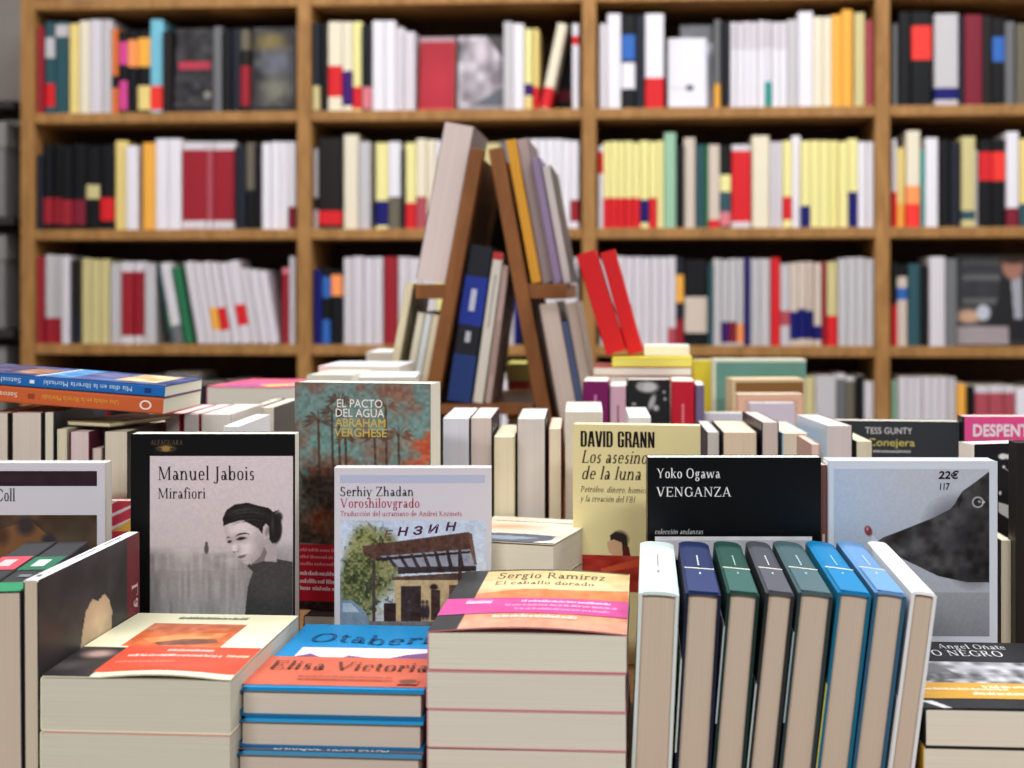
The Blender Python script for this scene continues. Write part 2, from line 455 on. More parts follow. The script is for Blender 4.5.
    def text(s, txt, u0, v, u1=None, size=None, color=(20, 20, 20), font='serif', shear=0.0, bold=0.0, lay=2, name='lettering', label=None, cap=None):
        """Baseline at v from u0; cap height `cap` in v units; stretched to end at u1 when given."""
        m = mat(color, 0.5, 'ink')
        if font == 'serif':
            polys, adv = serif(txt, shear); ch = C_
            k = cap / ch
            kx = (u1 - u0) / adv if u1 is not None else k * s.sv / s.sc
            P = [[(s.fx(u0 + q[0] * kx), s.fz(v - q[1] * k)) for q in p] for p in polys]
        elif font == 'block':
            k = cap; x = 0.0; P = []; adv = sum(BADV.get(c, .41) for c in txt)
            kx = (u1 - u0) / adv
            for c in txt:
                for p in BLOCK.get(c, []): P.append([(s.fx(u0 + (x + q[0]) * kx), s.fz(v - q[1] * k)) for q in p])
                x += BADV.get(c, .41)
        else:
            vs, fs, adv = sans(txt, bold, 1.0 + 2.6 * max(0, bold - .02)); ch = 0.70
            k = cap / ch
            kx = (u1 - u0) / adv if u1 is not None else k * s.sv / s.sc
            q = [(s.fx(u0 + (a + shear * b) * kx), s.fz(v - b * k)) for a, b in vs]
            P = [[q[i] for i in f] for f in fs]
        return s._place(P, m, lay, name, label)
    def bars(s, u0, u1, v, cap, color, seed=1, lay=2, name='small_print'):
        r = random.Random(seed); P = []; u = u0
        while u < u1:                       # a line of print too small to read, as in the photograph
            wl = (u1 - u0) * r.uniform(0.03, 0.10)
            e = min(u1, u + wl); x = u
            while x < e:
                cw = (u1 - u0) * r.uniform(0.006, 0.012); hh = cap * r.choice((0.7, 0.7, 1.0))
                P.append([(s.fx(x), s.fz(v)), (s.fx(x + cw), s.fz(v)), (s.fx(x + cw), s.fz(v - hh)), (s.fx(x), s.fz(v - hh))])
                x += cw * 1.45
            u = e + (u1 - u0) * 0.015
        return s._place(P, mat(color, 0.5, 'ink'), lay, name, None)
    def spine_text(s, txt, z0, z1, cap, color, yc=0.0, font='sans', bold=0.0, name='spine_lettering'):
        m = mat(color, 0.5, 'ink')
        x = -s.w / 2 - 0.0006 - s.bul
        v, f = [], []
        if font == 'sans':
            vs, fs, adv = sans(txt, bold); k = (z1 - z0) / adv; ky = cap / 0.7
            v = [(x, yc + b * ky - cap / 2, z0 + a * k) for a, b in vs]; f = fs
        else:
            polys, adv = serif(txt); k = (z1 - z0) / adv; ky = cap / C_
            for p in polys:
                b0 = len(v); v += [(x, yc + b * ky - cap / 2, z0 + a * k) for a, b in p]; f.append(tuple(range(b0, b0 + len(p))))
        return mesh(name, v, f, [m], parent=s.cover)
    def spine_patch(s, z0, z1, color, y0=-1, y1=1, lay=1, name='spine_band'):
        x = -s.w / 2 - 0.00025 * lay - s.bul
        ya, yb = y0 * s.t / 2, y1 * s.t / 2
        return mesh(name, [(x, ya, z0), (x, yb, z0), (x, yb, z1), (x, ya, z1)], [(0, 1, 2, 3)], [mat(color, 0.5)], parent=s.cover)
    def band(s, v0, v1, color, lay=3, name='belly_band', wrap=True):
        """A paper band around the cover between v0 and v1 (map units)."""
        e = 0.00022 * lay
        xa, xb = -s.w / 2 - e, s.w / 2 + 0.0001
        za, zb = s.fz(v1), s.fz(v0)
        v, f = [], []
        xs = np.linspace(xb, xa, 14)
        for x in xs: v += [s._front(x, za, lay), s._front(x, zb, lay)]
        if wrap: v += [(xa, s.t / 2 + e, za), (xa, s.t / 2 + e, zb), (xb, s.t / 2 + e, za), (xb, s.t / 2 + e, zb)]
        for i in range(len(v) // 2 - 1): f.append((2 * i, 2 * i + 1, 2 * i + 3, 2 * i + 2))
        return mesh(name, v, f, [mat(color, 0.4)], parent=s.cover)

TABLE_Z = CZ - 0.381
def up(px_c, d, lean=0.0, yaw=0.0, roll=0.0, zbase=TABLE_Z, x=None):
    X = (px_c - PX0) * d / F if x is None else x
    return T((X, d, zbase)) @ Rz(yaw) @ Rx(-lean) @ Ry(roll)

# ------------------------------------------------------------------ the setting
def struct(name, a, b, m):
    v, f = box_vf(a, b)
    o = mesh(name, [shop(*p) for p in v], f, [m]); o['kind'] = 'structure'
    return o
struct('floor', (-3.2, -2.6, -0.05), (3.4, 4.3, 0.0), mat((120, 105, 92), 0.5, 'wood'))
struct('wall_back', (-3.2, 4.18, 0.0), (3.4, 4.3, 2.9), mat((150, 142, 135), 0.8, 'wall'))
struct('wall_left', (-3.32, -2.6, 0.0), (-3.2, 4.3, 2.9), mat((150, 142, 135), 0.8, 'wall'))
struct('ceiling', (-3.32, -2.6, 2.9), (3.4, 4.3, 3.0), mat((225, 222, 216), 0.8, 'wall'))

# ------------------------------------------------------------------ bookcase
D0 = 3.78
X0 = (589 - PX0) * D0 / F
ca, sa = math.cos(YAW), math.sin(YAW)
BC = T((X0, D0, 0)) @ Rz(YD)              # local x along the shelves, y into the case
def bc_u(px, v=0.0):
    """Where along the shelves the sight line at px meets the plane v behind the front edge."""
    k = (px - PX0) / F
    # X0+u*ca+v*sa = k*(D0-u*sa+v*ca)
    return (k * (D0 + v * ca) - X0 - v * sa) / (ca + k * sa)
def bc_z(py, u, v=0.0):
    d = D0 - u * sa + v * ca
    return CZ - (py - PY0) * d / F
OAK = mat((166, 122, 72), 0.5, 'wood')
case = empty('bookcase', BC)
tag(case, 'tall oak bookcase along the wall with four visible bays of books', 'bookcase')
UNIT, TH, DEP = 0.765, 0.037, 0.30
SHELF = {'top': CZ + 0.481, 'second': CZ + 0.164, 'third': CZ - 0.147, 'bottom': CZ - 0.455}
ZS = [CZ + 0.79, SHELF['top'], SHELF['second'], SHELF['third'], SHELF['bottom'], CZ - 0.765, CZ - 1.06]
for k in range(-2, 3):
    box('upright', (k * UNIT - TH / 2, 0, 0), (k * UNIT + TH / 2, DEP, CZ + 0.83), OAK, case, 0.002)
for k in range(-2, 2):
    for z in ZS:
        box('shelf_board', (k * UNIT + TH / 2, 0.004, z - 0.028), ((k + 1) * UNIT - TH / 2, DEP, z), OAK, case, 0.002)
box('back_panel', (-2 * UNIT, DEP, 0), (2 * UNIT, DEP + 0.012, CZ + 0.83), mat((84, 60, 44), 0.7, 'wood'), case)

ORD = 'zeroth first second third fourth fifth sixth seventh eighth ninth tenth eleventh twelfth thirteenth fourteenth fifteenth sixteenth seventeenth eighteenth nineteenth twentieth'.split()
ORD += ['twenty-' + w for w in ORD[1:10]] + ['thirtieth'] + ['thirty-' + w for w in ORD[1:10]] + ['fortieth']
# plain colours of the spines
PAL = dict(W=((226, 222, 228), 'white'), w=((208, 202, 207), 'off-white'), g=((190, 186, 188), 'pale grey'), G=((108, 108, 110), 'grey'), K=((17, 18, 21), 'black'),
  n=((30, 33, 44), 'dark navy'), N=((20, 22, 100), 'navy blue'), R=((208, 34, 40), 'red'), r=((150, 34, 46), 'dark red'), m=((122, 32, 48), 'maroon'),
  Y=((232, 223, 152), 'pale yellow'), y=((228, 204, 128), 'straw yellow'), C=((226, 216, 192), 'cream'), O=((236, 170, 70), 'ochre'), o=((214, 112, 50), 'orange'),
  T=((46, 80, 88), 'dark teal'), t=((40, 150, 140), 'teal'), B=((50, 100, 176), 'blue'), b=((118, 186, 206), 'light blue'), S=((148, 186, 158), 'sage green'),
  e=((40, 108, 72), 'green'), P=((205, 70, 140), 'pink'), p=((210, 120, 130), 'dusty pink'), D=((172, 76, 86), 'dusty red'), U=((60, 24, 100), 'purple'),
  k=((200, 188, 134), 'khaki'), f=((204, 188, 174), 'beige'), F=((30, 25, 25), 'brown-black'), v=((104, 97, 82), 'taupe'), Q=((236, 58, 50), 'bright red'), z=((245, 150, 90), 'salmon'))
def sbook(px0, px1, ytop, code, row, bands=(), lean=0.0, h=None, v=None):
    """One book on a shelf, spine outwards, as a single small mesh."""
    v = v if v is not None else R.uniform(0.012, 0.03)
    u0, u1 = bc_u(px0, .02), bc_u(px1, .02)
    z0 = SHELF[row]; zt = bc_z(ytop, (u0 + u1) / 2, v)
    hh = max(0.12, zt - z0)
    bay = math.floor((u0 + u1) / 2 / UNIT)
    u0 = max(u0, bay * UNIT + TH / 2 + 0.001); u1 = min(u1, (bay + 1) * UNIT - TH / 2 - 0.001)
    w = max(0.004, (u1 - u0) - 0.0009)
    if lean: hh = hh / math.cos(math.radians(lean)); w *= math.cos(math.radians(lean))
    r = min(0.004, w * 0.28); dep = R.uniform(0.135, 0.165) if v < .1 else .11
    if lean: dep = .12
    pr = [(-w / 2, dep), (-w / 2, r), (-w / 2 + r * 0.3, r * 0.3), (-w / 2 + r, 0), (0, -r * 0.15), (w / 2 - r, 0), (w / 2 - r * 0.3, r * 0.3), (w / 2, r), (w / 2, dep)]
    cuts = {0.0: None, hh: None}
    bl = []
    for (ya, yb, c) in bands:                       # bands by picture rows, from the top
        za = max(0.0, min(hh, bc_z(yb, (u0 + u1) / 2, v) - z0)); zb = max(0.0, min(hh, bc_z(ya, (u0 + u1) / 2, v) - z0))
        if zb - za > 0.002:
            cuts[za] = None; cuts[zb] = None; bl.append((za, zb, c))
    zs = sorted(cuts)
    codes = [code] + [c for _, _, c in bl]
    mats = [mat(PAL[c][0], 0.45) for c in codes] + [page()]
    vs, f, idx = [], [], []
    n = len(pr)
    for z in zs: vs += [(x, y, z) for x, y in pr]
    for k in range(len(zs) - 1):
        zc = (zs[k] + zs[k + 1]) / 2
        mi = 0
        for j, (za, zb, c) in enumerate(bl):
            if za < zc < zb: mi = j + 1
        for i in range(n - 1):
            f.append((k * n + i, k * n + i + 1, (k + 1) * n + i + 1, (k + 1) * n + i)); idx.append(mi)
        f.append((k * n + n - 1, k * n, (k + 1) * n, (k + 1) * n + n - 1)); idx.append(len(mats) - 1)
    f.append(tuple(range(n - 1, -1, -1))); idx.append(0)
    f.append(tuple(range((len(zs) - 1) * n, len(zs) * n))); idx.append(len(mats) - 1)
    o = mesh('shelf_book', vs, f, mats, idx)
    m = BC @ T(((u0 + u1) / 2, v, z0 + 0.0006))
    if lean:
        s = 1 if lean > 0 else -1                  # positive: head leans to the right
        m = BC @ T(((u1 if s > 0 else u0), v, z0 + 0.0006)) @ Ry(lean) @ T((-s * w / 2, 0, 0))
    o.matrix_world = m
    foot = ''
    if bands:
        ya, yb, c = max(bands, key=lambda q: q[1] - q[0])
        zc = (ya + yb) / 2
        frac = (zc - ytop) / 90.0
        foot = ' with %s %s' % (PAL[c][1], 'foot' if frac > 0.68 else ('cap' if frac < 0.2 else 'band'))
    o['_d'] = PAL[code][1] + (' leaning' if lean else '') + ' book' + foot
    return o
def faceout(px0, px1, ytop, row, cv, what, v=0.03, t=0.03, cover=(30, 30, 32), lean=6):
    u0, u1 = bc_u(px0, .02), bc_u(px1, .02)
    z0 = SHELF[row]; hh = bc_z(ytop, (u0 + u1) / 2, v) - z0
    bay = math.floor((u0 + u1) / 2 / UNIT)
    u0 = max(u0, bay * UNIT + TH / 2 + 0.001); u1 = min(u1, (bay + 1) * UNIT - TH / 2 - 0.001)
    w = u1 - u0 - 0.001
    bk = Book('shelf_book', w, hh, t, BC @ T(((u0 + u1) / 2, v + t / 2, z0 + 0.001 + t / 2 * math.sin(math.radians(lean)))) @ Rx(-lean), cover=cover)
    if cv is not None:
        bk.fx = lambda x: (x - px0) / (px1 - px0) * w - w / 2
        bk.fz = lambda y: hh * (1 - (y - ytop) / (bkbot - ytop))
        bkbot = ytop + hh / (bc_z(0, (u0 + u1) / 2, v) - bc_z(1, (u0 + u1) / 2, v))
        bk.art(cv)
    bk.root['_d'] = what
    return bk.root
ROWS = []
def row_books(row, bay, lst):
    for i, e in enumerate(lst):
        o = e() if callable(e) else sbook(e[0], e[1], e[2], e[3], row, *(e[4:]))
        d = o['_d']; del o['_d']
        tag(o, '%s, %s from the left, %s shelf, %s bay' % (d, ORD[i + 1], row, bay), 'book', 'books on the %s bookcase shelf' % row)
def run(x0, x1, n, top, code, bands=(), lean=0.0, jit=2):
    w = (x1 - x0) / n
    return [(x0 + i * w, x0 + (i + 1) * w, top + R.uniform(-jit, jit), code, bands, lean) for i in range(n)]
L_, M_, R_, Q_ = 'far-left', 'centre-left', 'centre-right', 'far-right'

def cv_dark(px0, px1, y0, y1, seed):
    c = Canvas(px0, y0, px1, y1, 1, (48, 46, 48)); c.grain(6, 8, 50, seed); return c
def a14():
    c = cv_dark(172, 212, 28, 108, 3); c.rect(176, 62, 208, 70, (176, 52, 72)); c.ell(206, 96, 4, 4, (170, 170, 160), .7); return faceout(172, 212, 28, 'top', c, 'black face-out book with red title strip')
def a18():
    c = cv_dark(250, 294, 27, 108, 8); c.ell(268, 42, 16, 9, (150, 128, 66), .7, .5); c.ell(275, 62, 16, 12, (120, 124, 140), .7, .6); c.ell(274, 90, 14, 14, (150, 148, 128), .6, .6); return faceout(250, 294, 27, 'top', c, 'dark face-out book with an ochre picture')
row_books('top', L_, [
 (34, 43, 27, 'r'), (44, 54, 22, 'T', ((38, 58, 'g'), (84, 107, 'R'))), (54.5, 68, 22, 'T', ((25, 37, 'g'),)), (70, 79.5, 24, 'y'), (80, 90, 21, 'C'), (90, 102, 20, 'w'), (102, 112, 20, 'g'),
 (112, 118, 29, 'o', ((76, 88, 'K'),)), (118, 127, 32, 'K', ((42, 65, 'P'), (81, 110, 'P'))), (127, 136, 30, 'K', ((40, 67, 'z'),)), (136, 149, 30, 'K', ((38, 67, 'O'), (86, 110, 'y'))),
 (149, 162, 20, 'b', ((86, 110, 'Q'),)), (163, 171.5, 31, 'F'), a14, (213, 222, 27, 'G'), (222.5, 231, 30, 'K'), (231, 240, 29, 'n'), (240, 249, 28, 'F', ((30, 50, 'v'), (66, 106, 'r'))), a18])
def m10():
    c = Canvas(418, 37, 454, 108, 1, (158, 28, 44)); c.ell(438, 85, 14, 20, (184, 44, 56), .7, .8); c.rect(418, 37, 454, 42, (170, 140, 146)); return faceout(418, 454, 37, 'top', c, 'thick red face-out book', cover=(190, 40, 56))
def m11():
    c = Canvas(457, 36, 503, 108, 1, (150, 142, 148)); c.grain(9, 12, 120, 4); c.poly([(485, 36), (503, 36), (503, 60)], (70, 66, 68)); c.poly([(470, 108), (503, 88), (503, 108)], (90, 92, 100)); c.ell(497, 80, 8, 6, (120, 112, 118)); c.ell(480, 55, 10, 12, (215, 200, 206), .8, .6); return faceout(457, 503, 36, 'top', c, 'face-out book with blurred grey photograph', cover=(150, 145, 148))
row_books('top', M_, [
 (312, 320, 23, 'n', ((86, 110, 'k'),)), (320, 328, 24, 'K'), (328, 342, 22, 'C', ((66, 97, 'R'),)), (342, 352, 22, 'C', ((71, 106, 'U'),)), (352, 361.5, 22, 'Y', ((87, 109, 'R'),)), (362, 371.5, 25, 'K', ((87, 109, 'p'),)),
 (372, 384, 21, 'W'), (384, 395, 21, 'W'), (395, 404, 28, 'w'), (404, 415, 32, 'w'), m10, m11, (503.5, 513, 22, 'g'), (513, 524, 24, 'W'), (524, 532, 29, 'Y', ((84, 96, 'U'), (97, 110, 'y'))),
 (533, 538.5, 29, 'y', ((87, 109, 'R'),)), lambda: sbook(539, 549, 25, 'C', 'top', ((88, 109, 'R'),), 12), lambda: sbook(554, 571.5, 30, 'K', 'top', ((90, 102, 'm'),), 0, None, .172), (572, 579, 24, 'W', ((36, 45, 'R'),))])
def r6():
    c = Canvas(668, 38, 707, 108, 1, (216, 214, 221)); c.rect(671, 88, 692, 91, (200, 200, 206)); c.ell(690, 89, 4, 3, (60, 60, 66)); return faceout(668, 707, 38, 'top', c, 'white face-out book with small grey emblem', cover=(212, 210, 216), v=0.03)
def r6b():
    c = Canvas(681, 24, 714, 108, 1, (190, 194, 204)); c.grain(8, 14, 40, 2); return faceout(681, 714, 24, 'top', c, 'taller grey-blue face-out book behind a white one', cover=(180, 184, 194), v=0.095, t=0.02)
row_books('top', R_, [
 (599, 607, 24, 'W'), (607, 621, 14, 'W'), (621, 635.5, 15, 'K', ((35, 60, 'B'), (63, 89, 'W'))), (636, 645, 15, 'n'), (645, 664, 14, 'W', ((78, 108, 'R'),)), r6, r6b, (714.5, 721, 20, 'G', ((84, 108, 'O'),)), (721, 729, 22, 'K')]
 + run(730, 765, 5, 22, 'W', ((22, 50, 'w'),), 0, 1) + [(765, 772, 22, 'W', ((22, 48, 'w'), (82, 107, 't')))] + run(772, 787, 2, 22, 'W', ((22, 50, 'w'),), 0, 1) +
 [(787, 798, 20, 'g'), (798, 813, 12, 'W'), (813, 823, 17, 'C'), (823, 832, 17, 'C'), (832, 842, 15, 'O'), (842, 853, 10, 'O'), (854, 864.5, 13, 'k'), (865, 875, 20, 'D')])
row_books('top', Q_, [
 (893, 898.5, 24, 'G'), (899, 911, 12, 'K'), (911.5, 932, 12, 'K', ((26, 60, 'Q'),)), (934, 958, 14, 'g', ((88, 100, 'N'),)), (958, 964, 16, 'n'), (964, 982, 15, 'm'), (982, 992, 16, 'F'), (992, 1005, 18, 'K', ((37, 62, 'B'),)),
 (1005, 1016, 22, 'G'), (1016, 1030, 24, 'v'), (1030, 1046, 20, 'K'), (1046, 1060, 22, 'W')])

row_books('second', L_, [
 (36, 43, 155, 'n'), (43, 52, 145, 'K', ((198, 224, 'r'),)), (52, 61.5, 144, 'K', ((198, 224, 'r'),)), (62, 72, 146, 'K', ((200, 225, 'r'),)), (72, 85, 144, 'K', ((200, 225, 'm'),)), (85.5, 99, 146, 'K', ((185, 199, 'k'),)), (99.5, 113, 145, 'K', ((198, 221, 'R'),)),
 (114, 126, 141, 'y'), (126, 138, 146, 'W'), (143, 155, 143, 'O'), (155, 168, 139, 'W'), (168, 181, 139, 'W'), (181, 205, 142, 'r', ((142, 150, 'w'), (221, 229, 'w'))), (205, 212, 142, 'D', ((142, 150, 'w'), (221, 229, 'w'))), (212.5, 234, 142, 'r', ((142, 150, 'w'), (221, 229, 'w'))),
 (235, 246, 146, 'n'), (246, 255, 143, 'v', ((190, 229, 'K'),)), (255, 262, 145, 'K')] + run(262, 287, 3, 142, 'W', (), 0, 1) + [(287, 295, 142, 'W', ((207, 229, 'm'),))])
row_books('second', M_, [
 (313, 317.5, 149, 'g', ((198, 210, 'K'),)), (318, 341.5, 138, 'F', ((211, 225, 'R'),)), (343, 357.5, 135, 'C'), (358, 370, 142, 'g'), (375, 388, 143, 'Y', ((201, 226, 'N'),)), (388, 400, 142, 'W', ((197, 229, 'v'),)), (401, 404.5, 150, 'n'),
 (405, 416, 143, 'Y', ((203, 229, 'R'),)), (416, 426, 139, 'C', ((197, 229, 'D'),)), (426, 436, 140, 'C'), (436, 450, 141, 'W'), (450, 466, 141, 'w'), (466, 484, 142, 'C'), (484, 500, 143, 'k'), (500, 515, 141, 'G'), (515, 530, 142, 'W')]
 + run(530, 570, 5, 140, 'W', (), 0, 1) + [(570, 579, 141, 'W', ((200, 222, 'r'),))])
YR = ((198, 229, 'R'),)
row_books('second', R_, [
 (598.5, 603, 146, 'W', ((152, 174, 'R'),))] + run(603, 640, 5, 142, 'Y', YR, 0, 1) + [(640, 649, 141, 'Y', ((200, 223, 'N'),))] + [(649, 657, 142, 'Y', YR), (657, 664, 141, 'Y')] +
 [(664, 676, 133, 'S'), (676, 684, 146, 'K'), (684, 695.5, 138, 'f'), (696, 704, 145, 'T'), (704, 708.5, 145, 'e'), (708.5, 720, 145, 'f', ((220, 229, 'R'),)), (720, 731, 146, 'K', ((175, 192, 'Y'), (192, 212, 'T'), (212, 226, 'p'))),
 (731.5, 751, 145, 'R', ((145, 151, 'w'), (222, 229, 'w'))), (752, 769.5, 136, 'C'), (770, 776, 142, 'w'), (776, 783, 142, 'w'), (783, 792, 141, 'Y', ((197, 220, 'R'),)), (792, 801, 136, 'W'), (801, 810, 141, 'Y', ((206, 229, 'N'),))]
 + run(810, 848, 4, 141, 'Y', (), 0, 1) + [(848, 858, 139, 'Y', ((192, 229, 'N'),)), (858, 867, 142, 'W'), (867, 875, 142, 'W')])
row_books('second', Q_, [
 (892, 897, 139, 'w', ((192, 228, 'R'),)), (897, 906, 148, 'y', ((204, 228, 'O'),)), (906, 920, 131, 'C', ((186, 204, 'z'), (204, 228, 'Q'))), (920.5, 925, 150, 't'), (925, 938, 138, 'W'), (940, 951, 140, 'K'), (951, 961, 142, 'n'),
 (961, 975, 137, 'k', ((211, 220, 'T'),)), (975, 978.5, 150, 'g'), (979, 992, 140, 'K', ((152, 181, 'R'),)), (992, 1006, 140, 'K', ((152, 181, 'Q'),)), (1006, 1018.5, 132, 'W', ((208, 228, 'm'),)), (1019, 1032, 139, 'y', ((204, 228, 'T'),)), (1032, 1050, 140, 'W')])

LR = ((318, 344, 'r'),)
row_books('third', L_, [
 (36, 43, 257, 'r'), (43.5, 54, 255, 'g', LR), (54, 62, 256, 'g', LR), (62, 70, 256, 'w'), (71, 79.5, 260, 'F', ((318, 344, 'n'),))] + run(80, 108, 3, 259, 'k', (), 0, 1) + [
 (109, 121, 263, 'g'), (121, 133, 262, 'r', ((262, 272, 'w'), (336, 345, 'w'))), (133, 145, 262, 'r', ((262, 272, 'w'), (336, 345, 'w'))), (145, 156, 264, 'g'),
 lambda: sbook(171, 174, 264, 'T', 'third', ((312, 330, 'e'),), -10), lambda: sbook(174, 184, 264, 'w', 'third', ((326, 344, 'G'),), -10), lambda: sbook(185, 194, 268, 'e', 'third', (), -10)]
 + [(lambda i=i: sbook(198 + i * 8.6, 206.6 + i * 8.6, 263 + (i % 2), 'w', 'third', ((308, 331, 'O' if i == 2 else 'R'),) if i in (2, 3) else (), -10)) for i in range(4)]
 + [lambda: sbook(233, 241, 264, 'w', 'third', (), -10), lambda: sbook(241, 252, 262, 'w', 'third', ((305, 326, 'R'),), -10)] + [(lambda i=i: sbook(252 + i * 9, 261 + i * 9, 270 + i, 'w', 'third', (), -10)) for i in range(3)]
 + [(281, 288.5, 268, 'r', ((268, 274, 'p'),)), (289, 295, 257, 'w')])
row_books('third', M_, [
 (313, 322, 270, 'N'), (322, 330.5, 268, 'K', ((277, 298, 'B'), (320, 344, 'B'))), (331, 342, 270, 'K', ((275, 296, 'z'),))] + run(343, 383, 4, 257, 'w', (), 0, 1) + [(384, 397.5, 257, 'r'), (398, 408, 257, 'w'), (408, 420, 258, 'w'), (420, 436, 258, 'w'), (436, 452, 258, 'Y'), (452, 466, 260, 'w'), (466, 482, 262, 'K'), (482, 500, 261, 'g'),
 (500, 514, 262, 'g'), (514, 520, 270, 'N'), (520, 534, 268, 'K'), (534, 556, 260, 'w'), (556, 578, 258, 'w')])
row_books('third', R_, [(600, 615, 258, 'w')] + run(616, 668, 6, 257, 'w', (), 0, 1) + [(668, 676, 257, 'w', ((328, 346, 'D'),)), (676, 684, 258, 'n', ((275, 303, 'O'), (320, 346, 'r'))), (684.5, 708, 260, 'K', ((297, 333, 'f'),)), (708, 713, 264, 'T'),
 (713, 721, 259, 'g'), (721, 729, 260, 'g', ((322, 343, 'U'),)), (729, 737, 259, 'g', ((322, 343, 'm'),)), (737, 744.5, 259, 'g', ((324, 343, 'z'),)), (745, 750, 258, 'N'), (750, 760, 259, 'g'), (760, 770.5, 259, 'g'), (771, 780, 258, 'R'), (780, 790, 264, 'g', ((311, 326, 'D'),)),
 (790, 798, 263, 'f', ((312, 340, 'N'),)), (798, 806, 262, 'f', ((309, 339, 'N'),)), (806, 814, 262, 'f', ((311, 339, 'N'),)), (814, 821.5, 263, 'f', ((326, 340, 'N'),)), (822, 826.5, 262, 'r'), (827, 838, 262, 'k', ((316, 346, 'R'),))] + run(838, 874, 4, 258, 'g', (), 0, 1))
def q7():
    c = Canvas(958, 256, 1040, 346, 1.2, (46, 46, 48)); c.grain(10, 10, 14, 6)
    for y in (263, 279, 302): c.rect(964, y - 3, 1003, y + 3, (96, 96, 96), .8)
    c.poly([(1004, 272), (1014, 280), (1040, 280), (1040, 346), (985, 336), (1000, 300)], (26, 26, 28)); c.poly([(1014, 280), (1024, 278), (1024, 320), (1016, 320)], (150, 150, 158))
    c.ell(1016, 267, 11, 14, (150, 104, 88)); c.ell(1017, 256, 14, 8, (60, 44, 36)); c.ell(970, 318, 13, 7, (190, 150, 124), 1, .4); c.ell(985, 314, 7, 8, (176, 180, 188)); c.rect(958, 328, 1010, 346, (160, 148, 150), .9); return faceout(958, 1040, 256, 'third', c, 'dark face-out book picturing a suited person')
row_books('third', Q_, [(892, 897, 262, 'F', ((305, 346, 'R'),)), (897, 908, 265, 'f', ((265, 277, 'K'), (288, 300, 'B'))), (908, 920, 264, 'T'), (920, 929, 266, 'K'), (929, 945, 257, 'w'), (945, 957, 259, 'G'), q7])
row_books('bottom', L_, [(40, 60, 384, 'n'), (60, 84, 380, 'F'), (84, 110, 384, 'm'), (110, 138, 382, 'K'), (138, 164, 378, 'F'), (164, 182, 374, 'G'), (182, 200, 374, 'G'), (200, 224, 384, 'n'), (224, 250, 382, 'K'), (250, 294, 384, 'F')])
row_books('bottom', M_, [(314, 340, 380, 'F'), (340, 366, 382, 'K'), (366, 400, 380, 'n'), (400, 434, 382, 'F'), (434, 468, 380, 'K'), (468, 500, 382, 'n'), (500, 512, 374, 'W'), (512, 526, 378, 'K'), (526, 560, 380, 'F')])
row_books('bottom', R_, [(700, 730, 380, 'K'), (730, 770, 382, 'F'), (770, 804, 380, 'm'), (804, 815, 377, 'k'), (815, 836, 376, 'g'), (836, 846, 374, 'G', ((374, 379, 'w'),)), (846, 856, 377, 'v', ((377, 381, 'w'),)), (856, 864, 376, 'K'), (864, 875, 382, 'w')])
row_books('bottom', Q_, [(892, 897.5, 381, 'S')] + run(898, 947, 6, 377, 'w', (), 0, .5) + [(947, 957, 378, 'g'), (957, 966, 384, 'O'), (967, 974, 386, 'K'), (975, 989, 386, 'D', ((386, 393, 'w'),)), (989, 1003, 386, 'D', ((386, 393, 'w'),)), (1003, 1016, 386, 'D', ((386, 393, 'w'),)), (1016, 1030, 388, 'W'), (1030, 1046, 386, 'w')])

# ------------------------------------------------------------------ grey shelving with box files left of the bookcase
ux = -2 * UNIT - 0.30
rack = empty('metal_shelving', BC @ T((ux, 0.02, 0)))
tag(rack, 'grey metal shelving unit beside the oak bookcase, holding pale box files', 'shelving')
GM = mat((120, 116, 112), 0.5)
for x in (-0.24, 0.24):
    box('side_frame', (x - 0.012, 0.29, 0), (x + 0.012, 0.32, 1.95), GM, rack)
for z in (0.1, 0.41, 0.72, 1.03, 1.34, 1.66):
    box('shelf_plate', (-0.25, 0.005, z - 0.02), (0.25, 0.3, z), mat((52, 49, 48), 0.5), rack)
for nm, z in (('lowest', 0.72), ('middle', 1.03), ('topmost', 1.34)):
    bx = empty('box_file', BC @ T((ux, 0.05, z + 0.001)))
    box('carton', (-0.2, 0, 0), (0.215, 0.22, 0.24), mat((128, 124, 122), 0.7), bx, 0.004)
    box('lid', (-0.204, -0.004, 0.19), (0.219, 0.224, 0.262), mat((138, 134, 132), 0.7), bx, 0.004)
    tag(bx, 'pale grey box file, %s of those on the metal shelving by the bookcase' % nm, 'box file', 'box files on the metal shelving')

# ------------------------------------------------------------------ tables
def table(name, label, y0, y1, x0, x1):
    r = empty(name, T(shop(0, (y0 + y1) / 2, 0)) @ Rz(YD))
    hy = (y1 - y0) / 2
    wd_ = mat((150, 108, 66), 0.45, 'wood')
    box('tabletop', (x0, -hy, TABLE_Z - 0.035), (x1, hy, TABLE_Z), wd_, r, 0.003)
    box('apron', (x0 + 0.05, -hy + 0.04, TABLE_Z - 0.11), (x1 - 0.05, hy - 0.04, TABLE_Z - 0.036), wd_, r)
    for x in (x0 + 0.05, x1 - 0.11):
        for y in (-hy + 0.04, hy - 0.1):
            box('leg', (x, y, 0), (x + 0.06, y + 0.06, TABLE_Z - 0.036), wd_, r, 0.003)
    return tag(r, label, 'table')
table('display_table', 'wooden display table in front carrying the stacked and standing books', 1.06, 1.80, -0.95, 0.85)
table('display_table', 'second wooden display table behind, under the slanted book stand', 1.83, 2.62, -1.0, 0.9)

